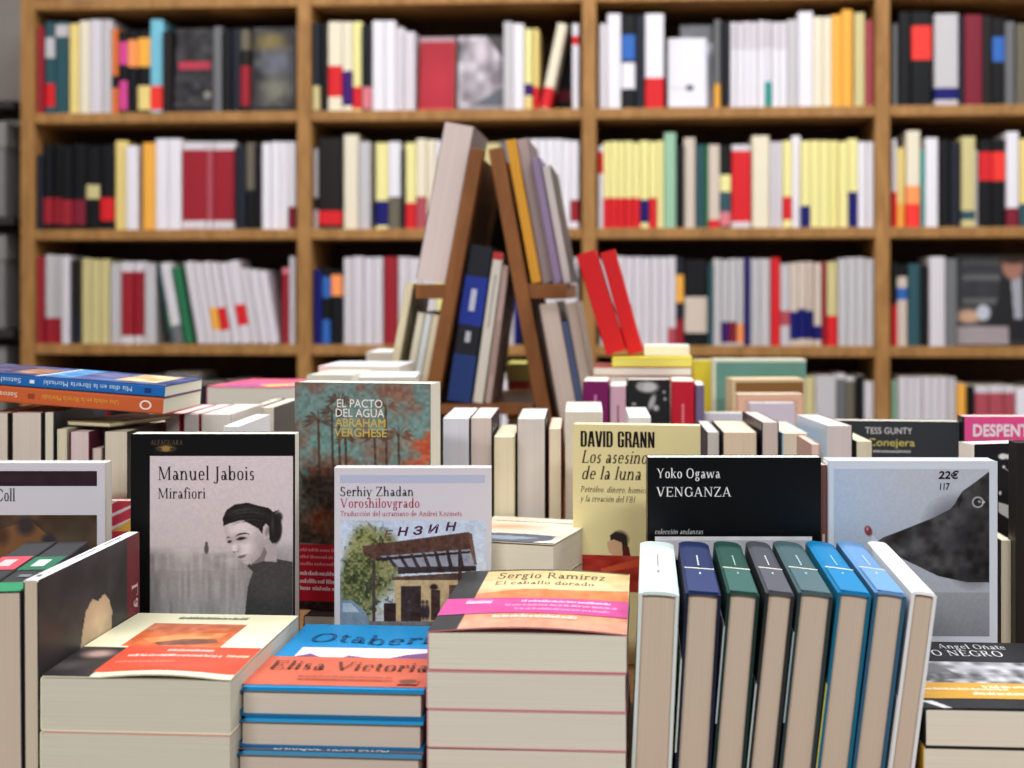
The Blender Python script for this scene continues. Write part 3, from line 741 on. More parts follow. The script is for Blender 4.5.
# ------------------------------------------------------------------ stacks lying at the front of the table
def near_left(px, d, z):                   # near left corner of a lying book's foot
    return Vector(((px - PX0) * d / F, d, z))
def lie(px, d, z, w, t, yaw=YD):
    """Matrix for a book lying face up whose near left corner is at px, d and whose back cover lies at height z."""
    return T(near_left(px, d, z)) @ Rz(yaw) @ T((w / 2, 0, t / 2)) @ B_LIE
def stack_copy(b, n_down, dz, jit, labels, group, cat='book'):
    for k in range(1, n_down + 1):
        c = copy_tree(b.root)
        c.matrix_world = T((R.uniform(-jit, jit), R.uniform(-jit, jit), -dz * k)) @ b.root.matrix_world @ Matrix.Rotation(math.radians(R.uniform(-.4, .4)), 4, 'Y')
        tag(c, labels[k - 1], cat, group)

# cream paperbacks with an orange band
t_ = 0.0415; w_, h_ = 0.149, 0.214
def lift_a(x, z):
    u = x / w_ + 0.5; q = 1 - z / h_
    return 0.0008 + 0.0035 * max(0, q - 0.55) ** 1.5 * math.sin(math.pi * min(1, max(0, (u - 0.3) / 0.66))) * 3 + 0.0012 * math.sin(math.pi * q)
def orange_book(mw, warp):
    return Book('paperback_book', w_, h_, t_, mw, cover=(232, 228, 196), pages=(214, 207, 188), warp=warp).map_unit()
b = orange_book(lie(40.5, 1.1, TABLE_Z + t_ + 0.0004, w_, t_), lift_a)
cv = Canvas(0, 0, 1, 1, 150, (236, 232, 198))
om = ((cv.X > .2) & (cv.X < .76) & (cv.Y > .19) & (cv.Y < .58)).astype(float)
cv.rect(.2, .19, .76, .58, (206, 104, 58)); cv.poly([(.2, .19), (.76, .19), (.76, .3), (.6, .28), (.4, .36), (.2, .34)], (196, 112, 78)); cv.poly([(.36, .52), (.5, .46), (.68, .45), (.72, .5), (.6, .54), (.4, .56)], (110, 74, 60), .9); cv.poly([(.26, .46), (.5, .36), (.72, .35), (.7, .44), (.5, .45), (.34, .52)], (214, 146, 84), .8); cv.grain(.05, .05, 40, 2, om)
cv.rect(0, .6, .26, 1, (46, 41, 42)); cv.ell(.14, .7, .08, .05, (196, 158, 150), .9, .5); cv.ell(.06, .86, .08, .06, (90, 82, 82), .8, .6)
b.art(cv)
b.bars(.3, .72, .11, .05, (120, 124, 112), 77, 2, 'title_lettering')
cb = Canvas(.25, .585, 1.0, .945, 70, (226, 78, 50)); cb.grain(.1, .1, 18, 3); b.art(cb, 3, 'belly_band', 'orange-red paper band')
b.bars(.5, .76, .66, .035, (250, 220, 205), 2, 4); b.bars(.32, .84, .74, .035, (250, 214, 200), 3, 4); b.bars(.86, .98, .73, .035, (246, 226, 190), 5, 4); b.bars(.3, .62, .83, .03, (240, 140, 120), 6, 4)
tag(b.root, 'thick cream paperback with orange band lying on top of its stack', 'book', 'cream paperbacks stacked at the front')
b2 = orange_book(lie(40, 1.1, TABLE_Z + 0.0002, w_, t_), None)
b2.cover.data.materials[0] = mat((222, 150, 140), 0.42)
tag(b2.root, 'thick cream paperback lying under the one with the orange band', 'book', 'cream paperbacks stacked at the front')

# blue hardcovers
t_b = 0.0236; w_b, h_b = 0.1455, 0.21
BLUE = (22, 100, 146)
def lift_b(x, z):
    return 0.0003
b = Book('hardcover_book', w_b, h_b, t_b, lie(239, 1.115, TABLE_Z + 2 * t_b + 0.0006, w_b, t_b), cover=(26, 134, 190), pages=(214, 200, 184), hard=True, spine=BLUE, back=BLUE).map_unit()
cv = Canvas(0.02, .0, 1, 1, 150, (26, 136, 194))
cv.rect(.14, .4, 1, .62, (232, 214, 226)); cv.poly([(.14, .62), (.14, .55), (.22, .5), (.3, .56), (.4, .6), (.45, .52), (.56, .55), (.65, .6), (.7, .55), (.78, .5), (.9, .46), (1, .5), (1, .62)], (120, 84, 128)); cv.poly([(.3, .62), (.5, .58), (.66, .6), (.66, .66), (.3, .66)], (176, 140, 186))
b.art(cv)
b.text('Otaberra', .13, .34, 1.03, cap=.14, color=(24, 84, 130), name='title_lettering')
def bandwave(x, z):
    return 0
cb = Canvas(.0, .56, 1.0, .97, 110, (204, 100, 74)); cb.grain(.1, .08, 10, 5); b.art(cb, 3, 'belly_band', 'coral paper band')
bl = b.cover.children[-1]
me = bl.data
for v_ in me.vertices:        # the band stands a little off the board along its near edge
    u = v_.co.x / w_b + .5; q = 1 - v_.co.z / h_b
    v_.co.y -= 0.004 * max(0, (q - .6) / .37) ** 2 * max(0, math.sin(math.pi * min(1, max(0, (u - .02) / .75)))) + 0.0006
    if q < .62: v_.co.z += 0.010 * (abs(math.sin(u * 5.2)) - .4)
b.text('Elisa Victoria', .06, .76, .97, cap=.11, color=(96, 52, 44), lay=9, name='band_lettering')
b.bars(.28, .8, .9, .03, (150, 74, 60), 7, 14)
cd = Canvas(.84, .88, .95, .95, 150, (204, 100, 74)); cd.ell(.895, .915, .05, .032, (120, 70, 56)); b.art(cd, 9, 'band_emblem')
tag(b.root, 'blue hardcover with coral paper band, topmost of its stack', 'book', 'blue hardcovers stacked at the front')
bb = Book('hardcover_book', w_b, h_b, t_b, lie(238, 1.114, TABLE_Z + t_b + 0.0004, w_b, t_b), cover=(40, 150, 206), pages=(210, 192, 176), hard=True, spine=BLUE, back=BLUE)
tag(bb.root, 'blue hardcover in the middle of its stack, below the coral-banded one', 'book', 'blue hardcovers stacked at the front')
bb = Book('hardcover_book', w_b, h_b, t_b, lie(235.5, 1.108, TABLE_Z + 0.0002, w_b, t_b, YD - .3), cover=(70, 140, 180), pages=(206, 190, 176), hard=True, spine=BLUE, back=BLUE)
bb.map_unit(); bb.band(.93, .985, (150, 110, 112), name='belly_band'); bb.text('ENRIQUE VILA-MATAS', .2, .985, .82, cap=.045, color=(235, 235, 235), lay=5, name='band_lettering', font='sans', bold=.02)
tag(bb.root, 'blue hardcover at the bottom of its stack, with a greyish band', 'book', 'blue hardcovers stacked at the front')

# four pink-and-yellow paperbacks
t_s = 0.0293; w_s, h_s = 0.153, 0.232
def lift_s(x, z):
    u = x / w_s + .5; q = 1 - z / h_s
    return 0.0004 + 0.0032 * math.sin(math.pi * u) * max(0, q - .5) * 2 + 0.0022 * math.sin(math.pi * min(1, u * 1.02)) * (1 - q) + 0.0012 * math.sin(math.pi * u)
zt = TABLE_Z + 3 * t_s + 0.0009
b = Book('paperback_book', w_s, h_s, t_s, lie(427.5, 1.1, zt, w_s, t_s), cover=(200, 120, 128), pages=(226, 220, 202), warp=lift_s).map_unit()
cv = Canvas(0, 0, 1, 1, 160, (240, 216, 150))
cv.grad(0, (236, 206, 140), .35, (244, 226, 176)); cv.grad(.35, (244, 214, 160), .5, (236, 150, 104)); cv.poly([(.14, .44), (.4, .36), (.7, .37), (1, .33), (1, .55), (.14, .55)], (232, 140, 86)); cv.grad(.74, (236, 150, 110), 1, (246, 190, 160)); cv.poly([(.14, .95), (.4, .84), (.75, .9), (1, .84), (1, 1), (.14, 1)], (240, 170, 140)); cv.grain(.06, .05, 22, 3)
cv.a *= .9; cv.rect(0, 0, .15, 1, (46, 46, 43)); cv.grain(.03, .1, 14, 4); cv.poly([(.1, .0), (1, 0), (1, .02), (.12, .03)], (80, 78, 66))
b.art(cv)
b.text('Sergio Ramírez', .22, .17, .86, cap=.1, color=(96, 86, 66), name='title_lettering')
b.text('El caballo dorado', .22, .28, .8, cap=.055, color=(120, 108, 80), name='title_lettering')
cb = Canvas(0, .52, 1, .78, 90, (200, 70, 142)); cb.grain(.1, .06, 16, 6); b.art(cb, 3, 'belly_band', 'magenta paper band with pale print')
b.bars(.12, .26, .62, .06, (246, 220, 236), 11, 4); b.bars(.42, .9, .6, .04, (244, 200, 226), 12, 4); b.bars(.34, .94, .665, .035, (240, 160, 205), 13, 4); b.bars(.4, .9, .73, .035, (240, 160, 205), 14, 4); b.bars(.3, .74, .86, .05, (250, 226, 206), 15, 4)
sg = 'pink paperbacks stacked four high'
tag(b.root, 'paperback with yellow sunset cover and magenta band, topmost of four', 'book', sg)
proto = Book('paperback_book', w_s, h_s, t_s, lie(427.5, 1.1, zt, w_s, t_s), cover=(206, 146, 148), pages=(222, 214, 198), warp=lambda x, z: 0.0)
stack_copy(proto, 3, t_s + 0.0003, 0.0012, ['cream-paged paperback with pink cover edge, second from the top of four', 'cream-paged paperback with pink cover edge, third from the top of four', 'cream-paged paperback with pink cover edge, lowest of the stack of four'], sg)
for ch in list(proto.root.children): bpy.data.objects.remove(ch)
bpy.data.objects.remove(proto.root)

# black and gold paperbacks at the right end
t_n = 0.0290; w_n, h_n = 0.15, 0.212
zt = TABLE_Z + t_n + 0.0008
b = Book('paperback_book', w_n, h_n, t_n, lie(925, 1.1, zt, w_n, t_n), cover=(38, 38, 42), pages=(230, 222, 204), warp=lambda x, z: 0.0004 + 0.002 * max(0, .5 - z / h_n) * math.sin(math.pi * (x / w_n + .5))).map_unit()
cv = Canvas(0, 0, 1, 1, 150, (44, 44, 48))
cv.rect(0, .33, 1, .72, (150, 150, 154)); cv.grain(.06, .06, 150, 9, ((cv.Y > .33) & (cv.Y < .72)).astype(float)); cv.poly([(0, .36), (.22, .36), (.34, .58), (0, .66)], (110, 110, 114)); cv.grain(.03, .04, 60, 10, ((cv.Y > .5) & (cv.Y < .72)).astype(float)); cv.poly([(0, .9), (.06, .9), (.14, 1), (.1, 1)], (230, 230, 230))
b.art(cv)
b.text('Ángel Oñate'.replace('Á', 'A'), .32, .12, .72, cap=.075, color=(226, 226, 226), name='title_lettering')
b.text('O NEGRO', .25, .24, .67, cap=.09, color=(236, 236, 236), name='title_lettering')
cb = Canvas(0, .66, 1, .88, 80, (216, 164, 64)); cb.grain(.1, .1, 12, 3); b.art(cb, 3, 'belly_band', 'gold paper band')
b.bars(.38, .99, .735, .04, (250, 236, 200), 21, 4); b.bars(.06, .5, .77, .035, (250, 236, 200), 22, 4); b.bars(.3, .95, .835, .045, (250, 240, 214), 23, 4)
tag(b.root, 'black paperback with grey photograph and gold band, upper of two', 'book', 'black paperbacks stacked beside the fanned row')
b = Book('paperback_book', w_n, h_n, t_n, lie(923, 1.1, TABLE_Z + 0.0003, w_n, t_n), cover=(40, 40, 42), pages=(228, 220, 202), spine=(200, 158, 60))
tag(b.root, 'paperback under the black one with the gold band', 'book', 'black paperbacks stacked beside the fanned row')

# ------------------------------------------------------------------ hardbacks standing on their fore-edges, spines up
def fan(px0, px1, y, d, lean, cover, name, spine=None, hgt=0.22, w=0.1485, hard=True, pages=(205, 184, 164), yaw=YD):
    t = (px1 - px0) * d / F * 0.985
    P = at((px0 + px1) / 2, y, d)
    r = math.radians(lean)
    w = (P.z - TABLE_Z - 0.0015 - math.sin(abs(r)) * t / 2) / math.cos(r) - (0.0008 if hard else 0)
    M = T(P) @ Rz(yaw) @ Ry(lean) @ B_FAN @ T((w / 2, 0, 0))
    return Book(name, w, hgt, t, M, cover=cover, spine=spine, hard=hard, pages=pages, rough=0.5, round_=0.0022 if hard else None, bul=0.0002)
FAN = [  # near ends of the spines in the picture, lean, colour of boards, upper spine colour, lower spine colour, label
 (639, 679.5, 2.5, (206, 214, 210), (206, 222, 218), None, 'white hardback standing spine up at the start of the fanned row', (150, 120, 126)),
 (685.5, 721.5, 3.4, (22, 27, 48), (30, 44, 88), (46, 60, 106), 'navy blue hardback standing spine up, next to the white one at the start', (225, 232, 240)),
 (727.5, 760, 4.8, (24, 46, 42), (30, 72, 62), (56, 98, 92), 'green hardback standing spine up between the navy and the dark grey', (170, 205, 195)),
 (766, 795, 5.8, (38, 40, 42), (74, 76, 84), (88, 90, 98), 'dark grey hardback standing spine up, narrow, beside the green one', (230, 230, 232)),
 (798.5, 833.5, 6.1, (42, 54, 56), (68, 94, 98), (80, 106, 112), 'grey-teal hardback standing spine up beside the bright blue one', (190, 215, 222)),
 (838, 872, 6.7, (16, 96, 124), (6, 122, 176), (6, 128, 184), 'bright blue hardback standing spine up in the fanned row', (150, 214, 240)),
 (875, 907, 7.1, (46, 88, 116), (100, 146, 192), (110, 158, 204), 'pale blue hardback standing spine up in the fanned row', (210, 230, 246)),
 (912, 937.5, 7.3, (222, 222, 222), (242, 243, 244), None, 'white hardback standing spine up at the leaning end of the row', (200, 200, 196))]
for i, (x0, x1, ln, cc, sp, sp2, lab, ink) in enumerate(FAN):
    b = fan(x0, x1, 592, 1.1, ln, cc, 'hardcover_book', spine=sp, hard=True)
    h = b.h
    if sp2:                                    # pale line across the spine, a lighter tint in front of it
        b.spine_patch(0.0, h * .41, sp2, -.86, .86, 1)
        b.spine_patch(h * .405, h * .421, (226, 226, 208), -.9, .9, 2, 'spine_line')
        rr = random.Random(i)
        z = h * .45
        for kk in range(5): b.spine_patch(h * (.47 + .042 * kk), h * (.50 + .042 * kk), ink, -.045, .045, 3, 'spine_title')
        b.spine_patch(h * .30, h * .33, ink, -.05, .05, 3, 'spine_emblem')
    else:
        for kk in range(6): b.spine_patch(h * (.46 + .042 * kk), h * (.49 + .042 * kk), ink, -.03, .03, 2, 'spine_title')
        b.spine_patch(h * .34, h * .38, ink, -.06, .06, 2, 'spine_emblem')
    tag(b.root, lab, 'book', 'hardbacks standing spine up in a fanned row')
    # slip of paper hanging out at the side, pale strip between the boards
    if i in (1, 2, 3, 4, 5, 7):
        sc = {1: (196, 206, 190), 2: (178, 186, 190), 3: (190, 200, 196), 4: (158, 176, 178), 5: (190, 184, 96), 7: (200, 196, 196)}[i]
        xs = {1: (-.02, .052), 2: (-.045, .03), 3: (.0, .074), 4: (-.04, .03), 5: (0, .074), 7: (.01, .074)}[i]
        box('jacket_flap', (xs[0], b.t / 2 - 0.0002, -0.0006), (xs[1], b.t / 2 + 0.0008, 0.10), mat(sc, .5), b.cover)

# spine-up books at the left end of the table
b = fan(23, 38.5, 580, 1.1, -.3, (40, 38, 40), 'paperback_book', spine=(240, 240, 240), hard=False, pages=(206, 190, 168))
b.spine_patch(.012, .02, (50, 50, 50), -.3, .3, 1, 'spine_emblem'); b.spine_patch(.085, .13, (150, 150, 150), -.12, .12, 1, 'spine_title'); b.spine_patch(.15, .19, (120, 120, 120), -.12, .12, 1, 'spine_title')
# its front cover faces the stack: dark picture with a pale claw-like shape, red strip along the head
b.fx = lambda u: (u - .5) * b.w; b.fz = lambda v: v * b.h
cw = Canvas(0, 0, 1, 1, 110, (50, 47, 48)); cw.grain(.12, .12, 18, 2)
# u from spine (top) to fore-edge (bottom); v from foot (near) to head (far)
cw.poly([(.24, .49), (.27, .54), (.25, .61), (.30, .66), (.37, .69), (.48, .68), (.51, .6), (.52, .5), (.5, .36), (.39, .39), (.29, .42)], (196, 172, 140)); cw.ell(.36, .56, .06, .07, (216, 194, 160), .7, .7); cw.ell(.45, .45, .05, .06, (150, 128, 100), .5, .8); cw.ell(.75, .2, .2, .14, (84, 56, 56), .5, .8); cw.rect(0, .86, 1, 1, (112, 34, 44)); cw.grain(.05, .05, 10, 7)
b.art(cw)
polys, adv = serif('La')
k = .16 / adv
o = b._place([[(b.fx(.28 + q[0] * k), b.fz(.975 - .0 - (q[1]) * .07 / C_ * 1.0 + .0)) for q in p] for p in polys], mat((214, 190, 190), .5, 'ink'), 2, 'title_lettering', None)
tag(b.root, 'white-spined book with dark cover, standing spine up beside the cream stack', 'book')
b = fan(-16, 20.5, 592, 1.1, -.5, (58, 58, 60), 'paperback_book', spine=(44, 45, 48), hard=False, pages=(205, 186, 168), yaw=4.5)
b.spine_patch(0, .035, (34, 140, 92), -.96, .96, 1); b.spine_patch(.085, .145, (28, 106, 76), -.96, .96, 1); b.spine_patch(.10, .13, (196, 220, 206), -.35, .45, 2, 'spine_title'); b.spine_patch(.055, .065, (120, 124, 122), -.4, .3, 2, 'spine_emblem')
tag(b.root, 'black-spined paperback with green labels, standing spine up by the white-spined one', 'book', 'black paperbacks standing spine up')
b = fan(-54, -17.5, 592, 1.1, -.5, (58, 58, 60), 'paperback_book', spine=(44, 45, 48), hard=False, pages=(205, 186, 168), yaw=4.5)
b.spine_patch(0, .035, (70, 160, 110), -.96, .96, 1); b.spine_patch(.085, .145, (214, 72, 88), -.96, .96, 1); b.spine_patch(.10, .13, (240, 190, 190), -.35, .45, 2, 'spine_title')
tag(b.root, 'black-spined paperback with a red-pink label, standing spine up', 'book', 'black paperbacks standing spine up')

# ------------------------------------------------------------------ standing books with their covers to us
def stand(x0, x1, ytop, d, t, cover, label, zbase=TABLE_Z, yaw=0.0, lean=0.0, pages=(230, 222, 208), name='paperback_book', spine=None, rough=.38, hard=False, group=None, below=0.0):
    w = (x1 - x0) * d / F / max(.2, math.cos(math.radians(yaw)))
    h = CZ - (ytop - PY0) * d / F - zbase - 0.0006
    xc = ((x0 + x1) / 2 - PX0) * d / F
    M = T((xc, d, zbase + 0.0006)) @ Rz(yaw) @ T((0, t / 2, 0))
    if lean: M = T((xc, d, zbase + 0.0006 + math.sin(math.radians(lean)) * t)) @ Rz(yaw) @ Rx(-lean) @ T((0, t / 2, 0))
    b = Book(name, w, h, t, M, cover=cover, pages=pages, spine=spine, rough=rough, hard=hard)
    b.map_px(x0, x1, ytop, d)
    tag(b.root, label, 'book', group)
    return b

# 1. white cover with maroon strip and brown painting, far left
b = stand(-38, 105, 463, 1.362, .022, (212, 209, 216), 'white-covered paperback with a maroon strip and brown painting, at the left end')
cv = Canvas(-30, 471, 97, 486, 1.3, (48, 32, 40)); cv.grain(12, 8, 14, 2); b.art(cv, 1, 'colour_strip')
b.text('Coll', -4, 501, 15.5, cap=12, color=(50, 40, 46), name='title_lettering')
cv = Canvas(-30, 515, 97, 600, 1.3, (78, 58, 44)); cv.grain(14, 14, 40, 3)
cv.poly([(-30, 540), (5, 528), (30, 520), (60, 545), (70, 600), (-30, 600)], (132, 92, 58), .8); cv.ell(26, 526, 9, 9, (52, 44, 48), .9, .4); cv.ell(49, 540, 7, 6, (44, 42, 54), .9, .4); cv.ell(2, 536, 7, 9, (70, 46, 32), .8, .5); cv.ell(75, 530, 18, 16, (70, 66, 52), .6, .8); b.art(cv)

# 2. black cover with a pale photograph of a woman
b = stand(130, 295, 434, 1.345, .026, (9, 10, 13), 'black-bordered paperback with a grey photograph of a dark-haired woman', rough=.33)
cv = Canvas(150, 456, 293, 640, 1.9, (208, 198, 202))
cv.grad(456, (212, 202, 206), 550, (196, 188, 190)); cv.grad(544, (197, 189, 191), 558, (168, 162, 162)); cv.grad(558, (168, 162, 162), 580, (150, 146, 146)); cv.grad(578, (150, 146, 146), 640, (172, 168, 168))
cv.grain(3, 30, 34, 3, (cv.Y > 553).astype(float)); cv.grain(9, 5, 22, 4, ((cv.Y > 548) & (cv.Y < 570)).astype(float))
cv.ell(206.5, 549, 2.2, 5, (70, 66, 68), .9, .3); cv.ell(206.5, 543.5, 1.3, 2, (70, 66, 68), .9, .3)
cv.ell(284, 552, 14, 8, (150, 146, 150), .6, .6)
# shoulders
cv.poly([(293, 562), (272, 558), (254, 560), (247, 566), (253, 572), (248, 586), (246, 604), (243, 640), (293, 640)], (58, 58, 58)); cv.ell(270, 590, 16, 26, (70, 70, 70), .6, .8)
# neck and the nape
cv.poly([(256, 548), (266, 538), (277, 536), (277, 562), (262, 561), (250, 565)], (168, 158, 160)); cv.poly([(248, 563), (258, 552), (264, 546), (267, 552), (264, 561), (254, 564)], (118, 110, 112))
# face, turned down to the viewer's left
face = [(223.6, 525), (232, 520), (243, 517), (252, 521), (259, 526), (264, 534), (264.5, 546), (260.5, 556), (254, 562), (248, 564.5), (243.5, 562.5), (239.5, 559.5), (237.2, 556.5), (237.6, 553.5), (234.6, 552.6), (232.2, 549.5), (229, 545), (226.6, 541), (225.4, 535), (224, 530)]
cv.poly(face, (204, 194, 196)); fm = cv.inside(face)
def shade(x, y, rx, ry, c, al, soft=.8, rot=0):
    t = cv.a.copy(); cv.ell(x, y, rx, ry, c, al, soft, rot); cv.a = t + (cv.a - t) * fm[..., None]
shade(262, 548, 8, 16, (150, 140, 142), .75); shade(255, 560, 9, 5, (150, 140, 142), .6); shade(241, 527, 10, 6, (222, 213, 214), .7); shade(246, 547, 6, 5, (220, 210, 212), .7); shade(238, 539, 8, 4, (150, 140, 142), .55); shade(229, 541, 5, 3.5, (150, 140, 142), .55); shade(226, 533, 3, 8, (170, 160, 162), .6); shade(234.5, 548, 2, 4, (226, 217, 218), .7); shade(239, 550, 1.6, 3.5, (160, 148, 150), .6)
# brows, eyes, nose, mouth
cv.poly([(234.6, 536.6), (239, 533.4), (245, 532.4), (250.4, 534.4), (245, 534), (239.5, 535)], (50, 46, 48)); cv.poly([(225.8, 538.4), (228, 536.4), (230.8, 537.6), (228.4, 537.8)], (56, 52, 54))
cv.poly([(235.6, 539.8), (239, 537.2), (243.5, 536.6), (247.6, 538), (244, 539.4), (239, 540.4)], (70, 62, 64)); cv.ell(241.2, 538.4, 2.1, 1.5, (30, 28, 30), 1, .25); cv.poly([(227, 542.2), (229, 540.2), (232, 540.6), (231.4, 542.4), (228.6, 543)], (74, 66, 68)); cv.ell(229.6, 541.6, 1.4, 1.2, (30, 28, 30), 1, .3)
cv.ell(234.6, 552, 1.5, .8, (112, 100, 102), .9, .4); cv.ell(237.6, 551.6, 1, .7, (120, 108, 110), .8, .4)
cv.poly([(236.8, 557.2), (239.8, 555.2), (243, 554.8), (247.4, 554.2), (244.4, 557.6), (240.6, 559.2)], (132, 122, 124)); cv.poly([(237, 557), (242, 556), (247.2, 554.4), (242, 557)], (78, 72, 74)); cv.ell(243, 560.6, 3.2, .9, (160, 148, 150), .8, .5)
# ear
cv.ell(266.8, 531.5, 3.2, 7, (184, 174, 176), 1, .25, 8); cv.ell(267, 531.5, 1.5, 4.4, (120, 110, 112), .8, .4, 8)
# hair swept back and gathered behind
cv.poly([(223.2, 526), (223, 518), (226.6, 510), (234.6, 504.6), (247.6, 502.6), (258, 505.6), (268.4, 507.8), (276.3, 514.6), (279.6, 524), (279.6, 536), (276.4, 542), (272.3, 543.4), (269.4, 539), (269.6, 527), (266, 523.4), (263, 527), (262.6, 534), (258.4, 528.5), (251, 524.4), (243, 520), (236, 521.4), (229, 523.6)], (30, 28, 29))
cv.ell(240, 511, 11, 2.6, (72, 68, 68), .55, .8, -14); cv.ell(256, 512, 9, 2.2, (62, 58, 58), .5, .8, 16); cv.ell(275.5, 527, 2.2, 10, (66, 62, 62), .5, .8); cv.poly([(273, 512), (280, 509.5), (275, 513.5)], (44, 40, 42)); cv.poly([(277, 519), (282.5, 516.5), (278, 521)], (44, 40, 42)); 
for k in range(9):
    yy = 506 + k * 1.8; cv.poly([(226 + k * .6, yy + 9 - k * .4), (238, yy + 1.5), (254, yy + .3), (266, yy + 3.6), (254, yy + 1), (238, yy + 2.3)], (78, 74, 74) if k % 2 else (20, 18, 19), .5)
cv.ell(275.5, 529, 6.6, 14, (26, 24, 25), .95, .12); cv.ell(278.5, 517, 4, 5, (30, 28, 29), .9, .3); cv.ell(272.5, 524, 1.4, 8, (84, 80, 80), .5, .7); cv.blur(1); cv.grain(2.2, 2.2, 9, 8)
b.art(cv)
b.text('Manuel Jabois', 157.5, 480, 255, cap=13.5, color=(44, 38, 42), name='title_lettering')
b.text('Mirafiori', 157.5, 498.5, 206, cap=10.5, color=(54, 48, 52), name='title_lettering')
b.text('ALFAGUARA', 150.5, 445, 183, cap=5, color=(96, 84, 60), name='publisher_lettering')
ce = Canvas(154, 445, 178, 454, 2.5, (9, 10, 13)); ce.ell(166, 448.5, 9.5, 3.2, (104, 84, 46), 1, .3); ce.ell(166, 448.5, 4.5, 2.8, (150, 120, 62), 1, .3); ce.ell(160, 449, 2.2, 1, (40, 36, 30), .8, .3); ce.ell(172, 449, 2.2, 1, (40, 36, 30), .8, .3); b.art(ce, 2, 'publisher_emblem')

# 3. white cover with a petrol station
b = stand(334, 491, 468, 1.352, .022, (208, 206, 212), 'white paperback with a photograph of an old petrol station', rough=.4)
cv = Canvas(340, 475, 485, 483, 1, (178, 188, 210)); b.art(cv, 1, 'colour_strip')
b.text('Serhiy Zhadan', 339.5, 496, 414, cap=9.2, color=(50, 52, 64), name='title_lettering')
b.text('Voroshilovgrado', 340, 507.5, 420, cap=9.0, color=(176, 66, 92), name='title_lettering')
b.text('Traducción del ucraniano de Andrei Kozinets', 340, 516, 462, cap=5.0, color=(190, 96, 116), name='title_lettering')
cv = Canvas(340, 520.5, 486, 640, 2.0, (202, 214, 228)); cv.grad(520, (190, 206, 226), 575, (216, 222, 230))
cv.ell(372, 565, 26, 34, (104, 112, 62), 1, .2); cv.ell(358, 590, 18, 38, (84, 94, 50), 1, .25); cv.ell(385, 555, 14, 22, (112, 116, 70), 1, .3); cv.ell(365, 540, 12, 14, (128, 134, 78), 1, .4); nz = cv.noise(2.4, 2.4, 4) * .6 + cv.noise(7, 7, 14) * .4; tm = np.clip(1.25 - np.sqrt(((cv.X - 370) / 27) ** 2 + ((cv.Y - 573) / 46) ** 2), 0, 1) * 3; tm = np.clip(tm, 0, 1)
cv.mix(np.clip((nz - .52) * 7, 0, 1) * tm, (160, 152, 104), .6); cv.mix(np.clip((.46 - nz) * 7, 0, 1) * tm, (46, 50, 30), .75); cv.mix(np.clip((cv.noise(1.6, 1.6, 24) - .8) * 8, 0, 1) * tm, (206, 206, 186), .6)
cv.poly([(362, 546), (468, 532), (474, 556), (476, 570), (376, 560), (364, 555)], (84, 58, 48)); cv.poly([(380, 556), (470, 549), (475, 566), (400, 568)], (150, 152, 162)); 
for k in range(7): cv.poly([(386 + 12 * k, 556 - k), (389 + 12 * k, 556 - k), (398 + 11 * k, 567), (394 + 11 * k, 567)], (60, 50, 50))
cv.poly([(376, 558), (470, 551), (470, 553), (376, 561)], (44, 36, 36)); cv.poly([(398, 567), (476, 566), (476, 571), (398, 574)], (54, 44, 42)); cv.poly([(468, 532), (472, 534), (477, 566), (473, 560)], (112, 84, 72))
cv.rect(394, 577, 486, 626, (196, 172, 128)); cv.poly([(392, 577), (486, 571), (486, 580), (392, 580)], (86, 66, 54)); cv.rect(401, 586, 421, 622, (60, 46, 44)); cv.rect(431, 590, 440, 620, (70, 52, 46)); cv.rect(449, 585, 466, 612, (92, 66, 58)); cv.ell(434, 587, 4, 3, (50, 40, 40), 1, .3)
cv.rect(372.5, 558, 375.5, 625, (72, 60, 50)); cv.rect(458, 552, 461.5, 585, (60, 48, 44)); cv.rect(384, 603, 396, 626, (52, 38, 38))
for x in (409, 423, 427): cv.ell(x, 612, 2.6, 8, (60, 54, 62), 1, .3); cv.ell(x, 602, 1.7, 2, (84, 68, 62), 1, .3)
cv.grad(621, (120, 118, 122), 640, (92, 92, 98)); cv.poly([(340, 600), (352, 600), (366, 612), (370, 626), (340, 626)], (122, 146, 168)); cv.poly([(343, 603), (351, 603), (360, 612), (343, 612)], (176, 194, 208)); cv.grain(5, 5, 22, 9); cv.grain(1.6, 1.6, 20, 10); cv.blur(1)
b.art(cv)
for chx, ch, y in ((397.5, 'Н', 535.5), (412.5, 'З', 534.5), (428, 'И', 533), (445.5, 'Н', 530.5)):
    b.text(ch, chx, y, chx + 9, cap=8, color=(76, 32, 56), font='sans', bold=.03, shear=.2, name='sign_lettering')
b.text('Е', 384, 537.5, 391, cap=7, color=(110, 84, 74), font='sans', bold=.02, shear=.2, name='sign_lettering')

# 4. palm-tree cover, standing on a dark book behind
base = Book('paperback_book', .14, .14, .058, T((-.165, 1.412, TABLE_Z + .0003)) @ Rz(-6) @ T((0, .0, .029)) @ B_LIE, cover=(52, 36, 36), pages=(190, 178, 160))
base.map_unit(); base.bars(.3, .8, .97, .03, (220, 216, 210), 31, 2)
tag(base.root, 'thick dark brown book lying under the palm-tree book', 'book')
b = stand(292, 431.5, 383, 1.43, .04, (94, 116, 112), 'teal and rust paperback with palm trees and yellow lettering', zbase=TABLE_Z + .059, yaw=-11, pages=(240, 232, 214), spine=(120, 80, 64))
cv = Canvas(292.5, 384, 431, 612, 1.7, (104, 128, 122)); n1 = cv.noise(26, 22, 3); n2 = cv.noise(12, 10, 4); n3 = cv.noise(5, 5, 5)
cv.grad(384, (112, 134, 130), 470, (118, 158, 152)); cv.grad(470, (104, 146, 142), 545, (100, 70, 52)); cv.mix(np.clip((n1 * .5 + n2 * .25 + n3 * .25 - .40) * 3, 0, 1) * (cv.Y < 480), (140, 88, 70), .8)
